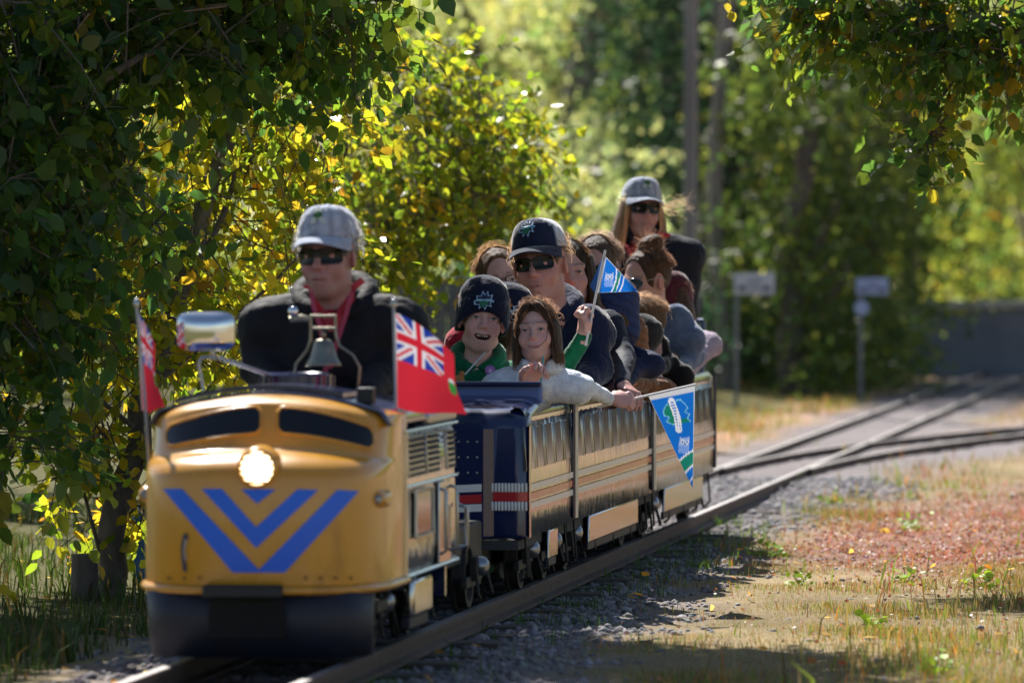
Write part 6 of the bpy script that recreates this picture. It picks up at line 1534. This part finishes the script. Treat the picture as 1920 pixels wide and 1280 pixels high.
person(dict(label='woman with messy bun and round sunglasses in blue-grey sweatshirt facing aside', head=(1212, 528), t=6.9, bulk=.88, sc=.97, hs=.99, yaw=-48, pitch=8, byaw=-24, skin=(.5, .3, .24), cloth=(.11, .15, .26), wide=1.05, face=dict(fem=True, smile=.1), hair=('bun', (.12, .065, .04), 700), glasses=lambda o, H, s: glasses(o, H, s, w=.05, h=.046, rim=.0016, frame=STEELD, round_=1., lens=PM('blue_lens', (.03, .05, .08), .07, spec=.8)),
            armR=((1300, 668, 7.0), (1270, 702, 6.7), None, None, (1268, 596, 6.95))))
person(dict(label='passenger in maroon patterned headscarf and lilac sleeve behind the sweatshirt', head=(1258, 562), t=7.5, bulk=.8, sc=.8, hs=.74, yaw=-60, pitch=8, byaw=-30, skin=(.48, .3, .24), cloth=(.42, .34, .42), face=dict(fem=True, smile=.1), hair=('long', (.12, .07, .045), 300),
            hat=lambda o, H, s: beanie(o, H, s * 1.02, (.09, .018, .03), False), armR=((1290, 694, 7.3), (1262, 698, 7.05), 'rest', ((-.6, -.6, -.3), (.3, -.2, 1), False))))
def condhat(o, H, s): cap_hat(o, H, s * 1.02, CAPG, stripe=True)
def cond_extra(o, Bl, Hl, sc, O):
    for pts in ([(1234, 432), (1256, 438), (1258, 444), (1240, 446), (1228, 442)], [(1172, 458), (1180, 462), (1190, 480), (1184, 484), (1176, 474)]):
        mb = MB(); P_ = [O @ Vector(T2W(L(x, y, 8.2 if x < 1200 else 8.28))) for x, y in pts]; mb.add(P_, [tuple(range(len(P_)))]); mb.build('red_collar_flap', PM('red_lining', (.5, .04, .05), .8), o, solid=.006)
    rr = np.random.default_rng(4); P_ = [[(.07, .0, .03), (.11 + .02 * rr.uniform(), .01, .02 + .02 * rr.normal()), (.15 + .04 * rr.uniform(), .02, .02 + .03 * rr.normal()), (.19 + .05 * rr.uniform(), .02, .03 + .03 * rr.normal())] for k_ in range(26)]
    V, F, C = strips(np.array(P_), np.full(26, .0012), np.tile((.4, .3, .19), (26, 1))); h_ = obj('loose_hair', np_mesh('loose_hair', V, F, 4, (HAIRM,), C), o); h_.matrix_local = Hl
person(dict(label='conductor with long blond hair in grey cap and black jacket sitting highest at the rear', head=(1203, 394), t=8.35, sc=1.0, hs=.93, yaw=14, pitch=-2, roll=3, neck=.11, byaw=2, skin=(.44, .26, .21), cloth=(.012, .014, .024), fabric=NYLON, wide=1.22, bulk=1.12, face=dict(fem=True, smile=.45), under=(.42, .02, .03),
            hair=('mid', (.42, .29, .17), 900), hat=condhat, glasses=lambda o, H, s: glasses(o, H, s, w=.058, h=.04), hood=((.012, .014, .026), 1.05, 'collar'), extra=cond_extra,
            armR=((1282, 585, 8.4), (1268, 640, 8.2), None, None), armL=((1128, 560, 8.4), (1150, 640, 8.2), None, None)))
# toy animal on the cowl: only its ear and back of the head show
tb_ = T2W(L(852, 709, 3.62)); v = Vol((-.08, -.08, -.08), (.08, .08, .08), .004); v.ell((0, 0, -.02), (.038, .034, .03)); v.ell((0, .0, -.06), (.03, .03, .035), k=.02)
for sx in (-1, 1): v.ell((sx * .024, 0, .012), (.011, .006, .014), k=.008)
v.ell((0, -.034, -.026), (.014, .012, .01), k=.01)
V, Q_, _ = v.surf(); to = empty('soft_toy', Matrix.Translation(tb_ - (0, 0, .09)), 'small orange plush toy peeking over the navy cowl', 'toy')
mt = obj('toy_body', np_mesh('toy_body', V + (0, 0, .09), Q_, 4, (PM('orange_plush', (.40, .16, .05), .95, bump=.5, bscale=150, var=.2),)), to)
for sx in (-1, 1):
    mb = MB(); mb.lathe([(.001, .003), (.003, .002), (.0035, 0)], 8, Matrix.Translation((sx * .013, -.032, .078)) @ Matrix.Rotation(R(90), 4, 'X')); mb.build('toy_eye', EYED, to)
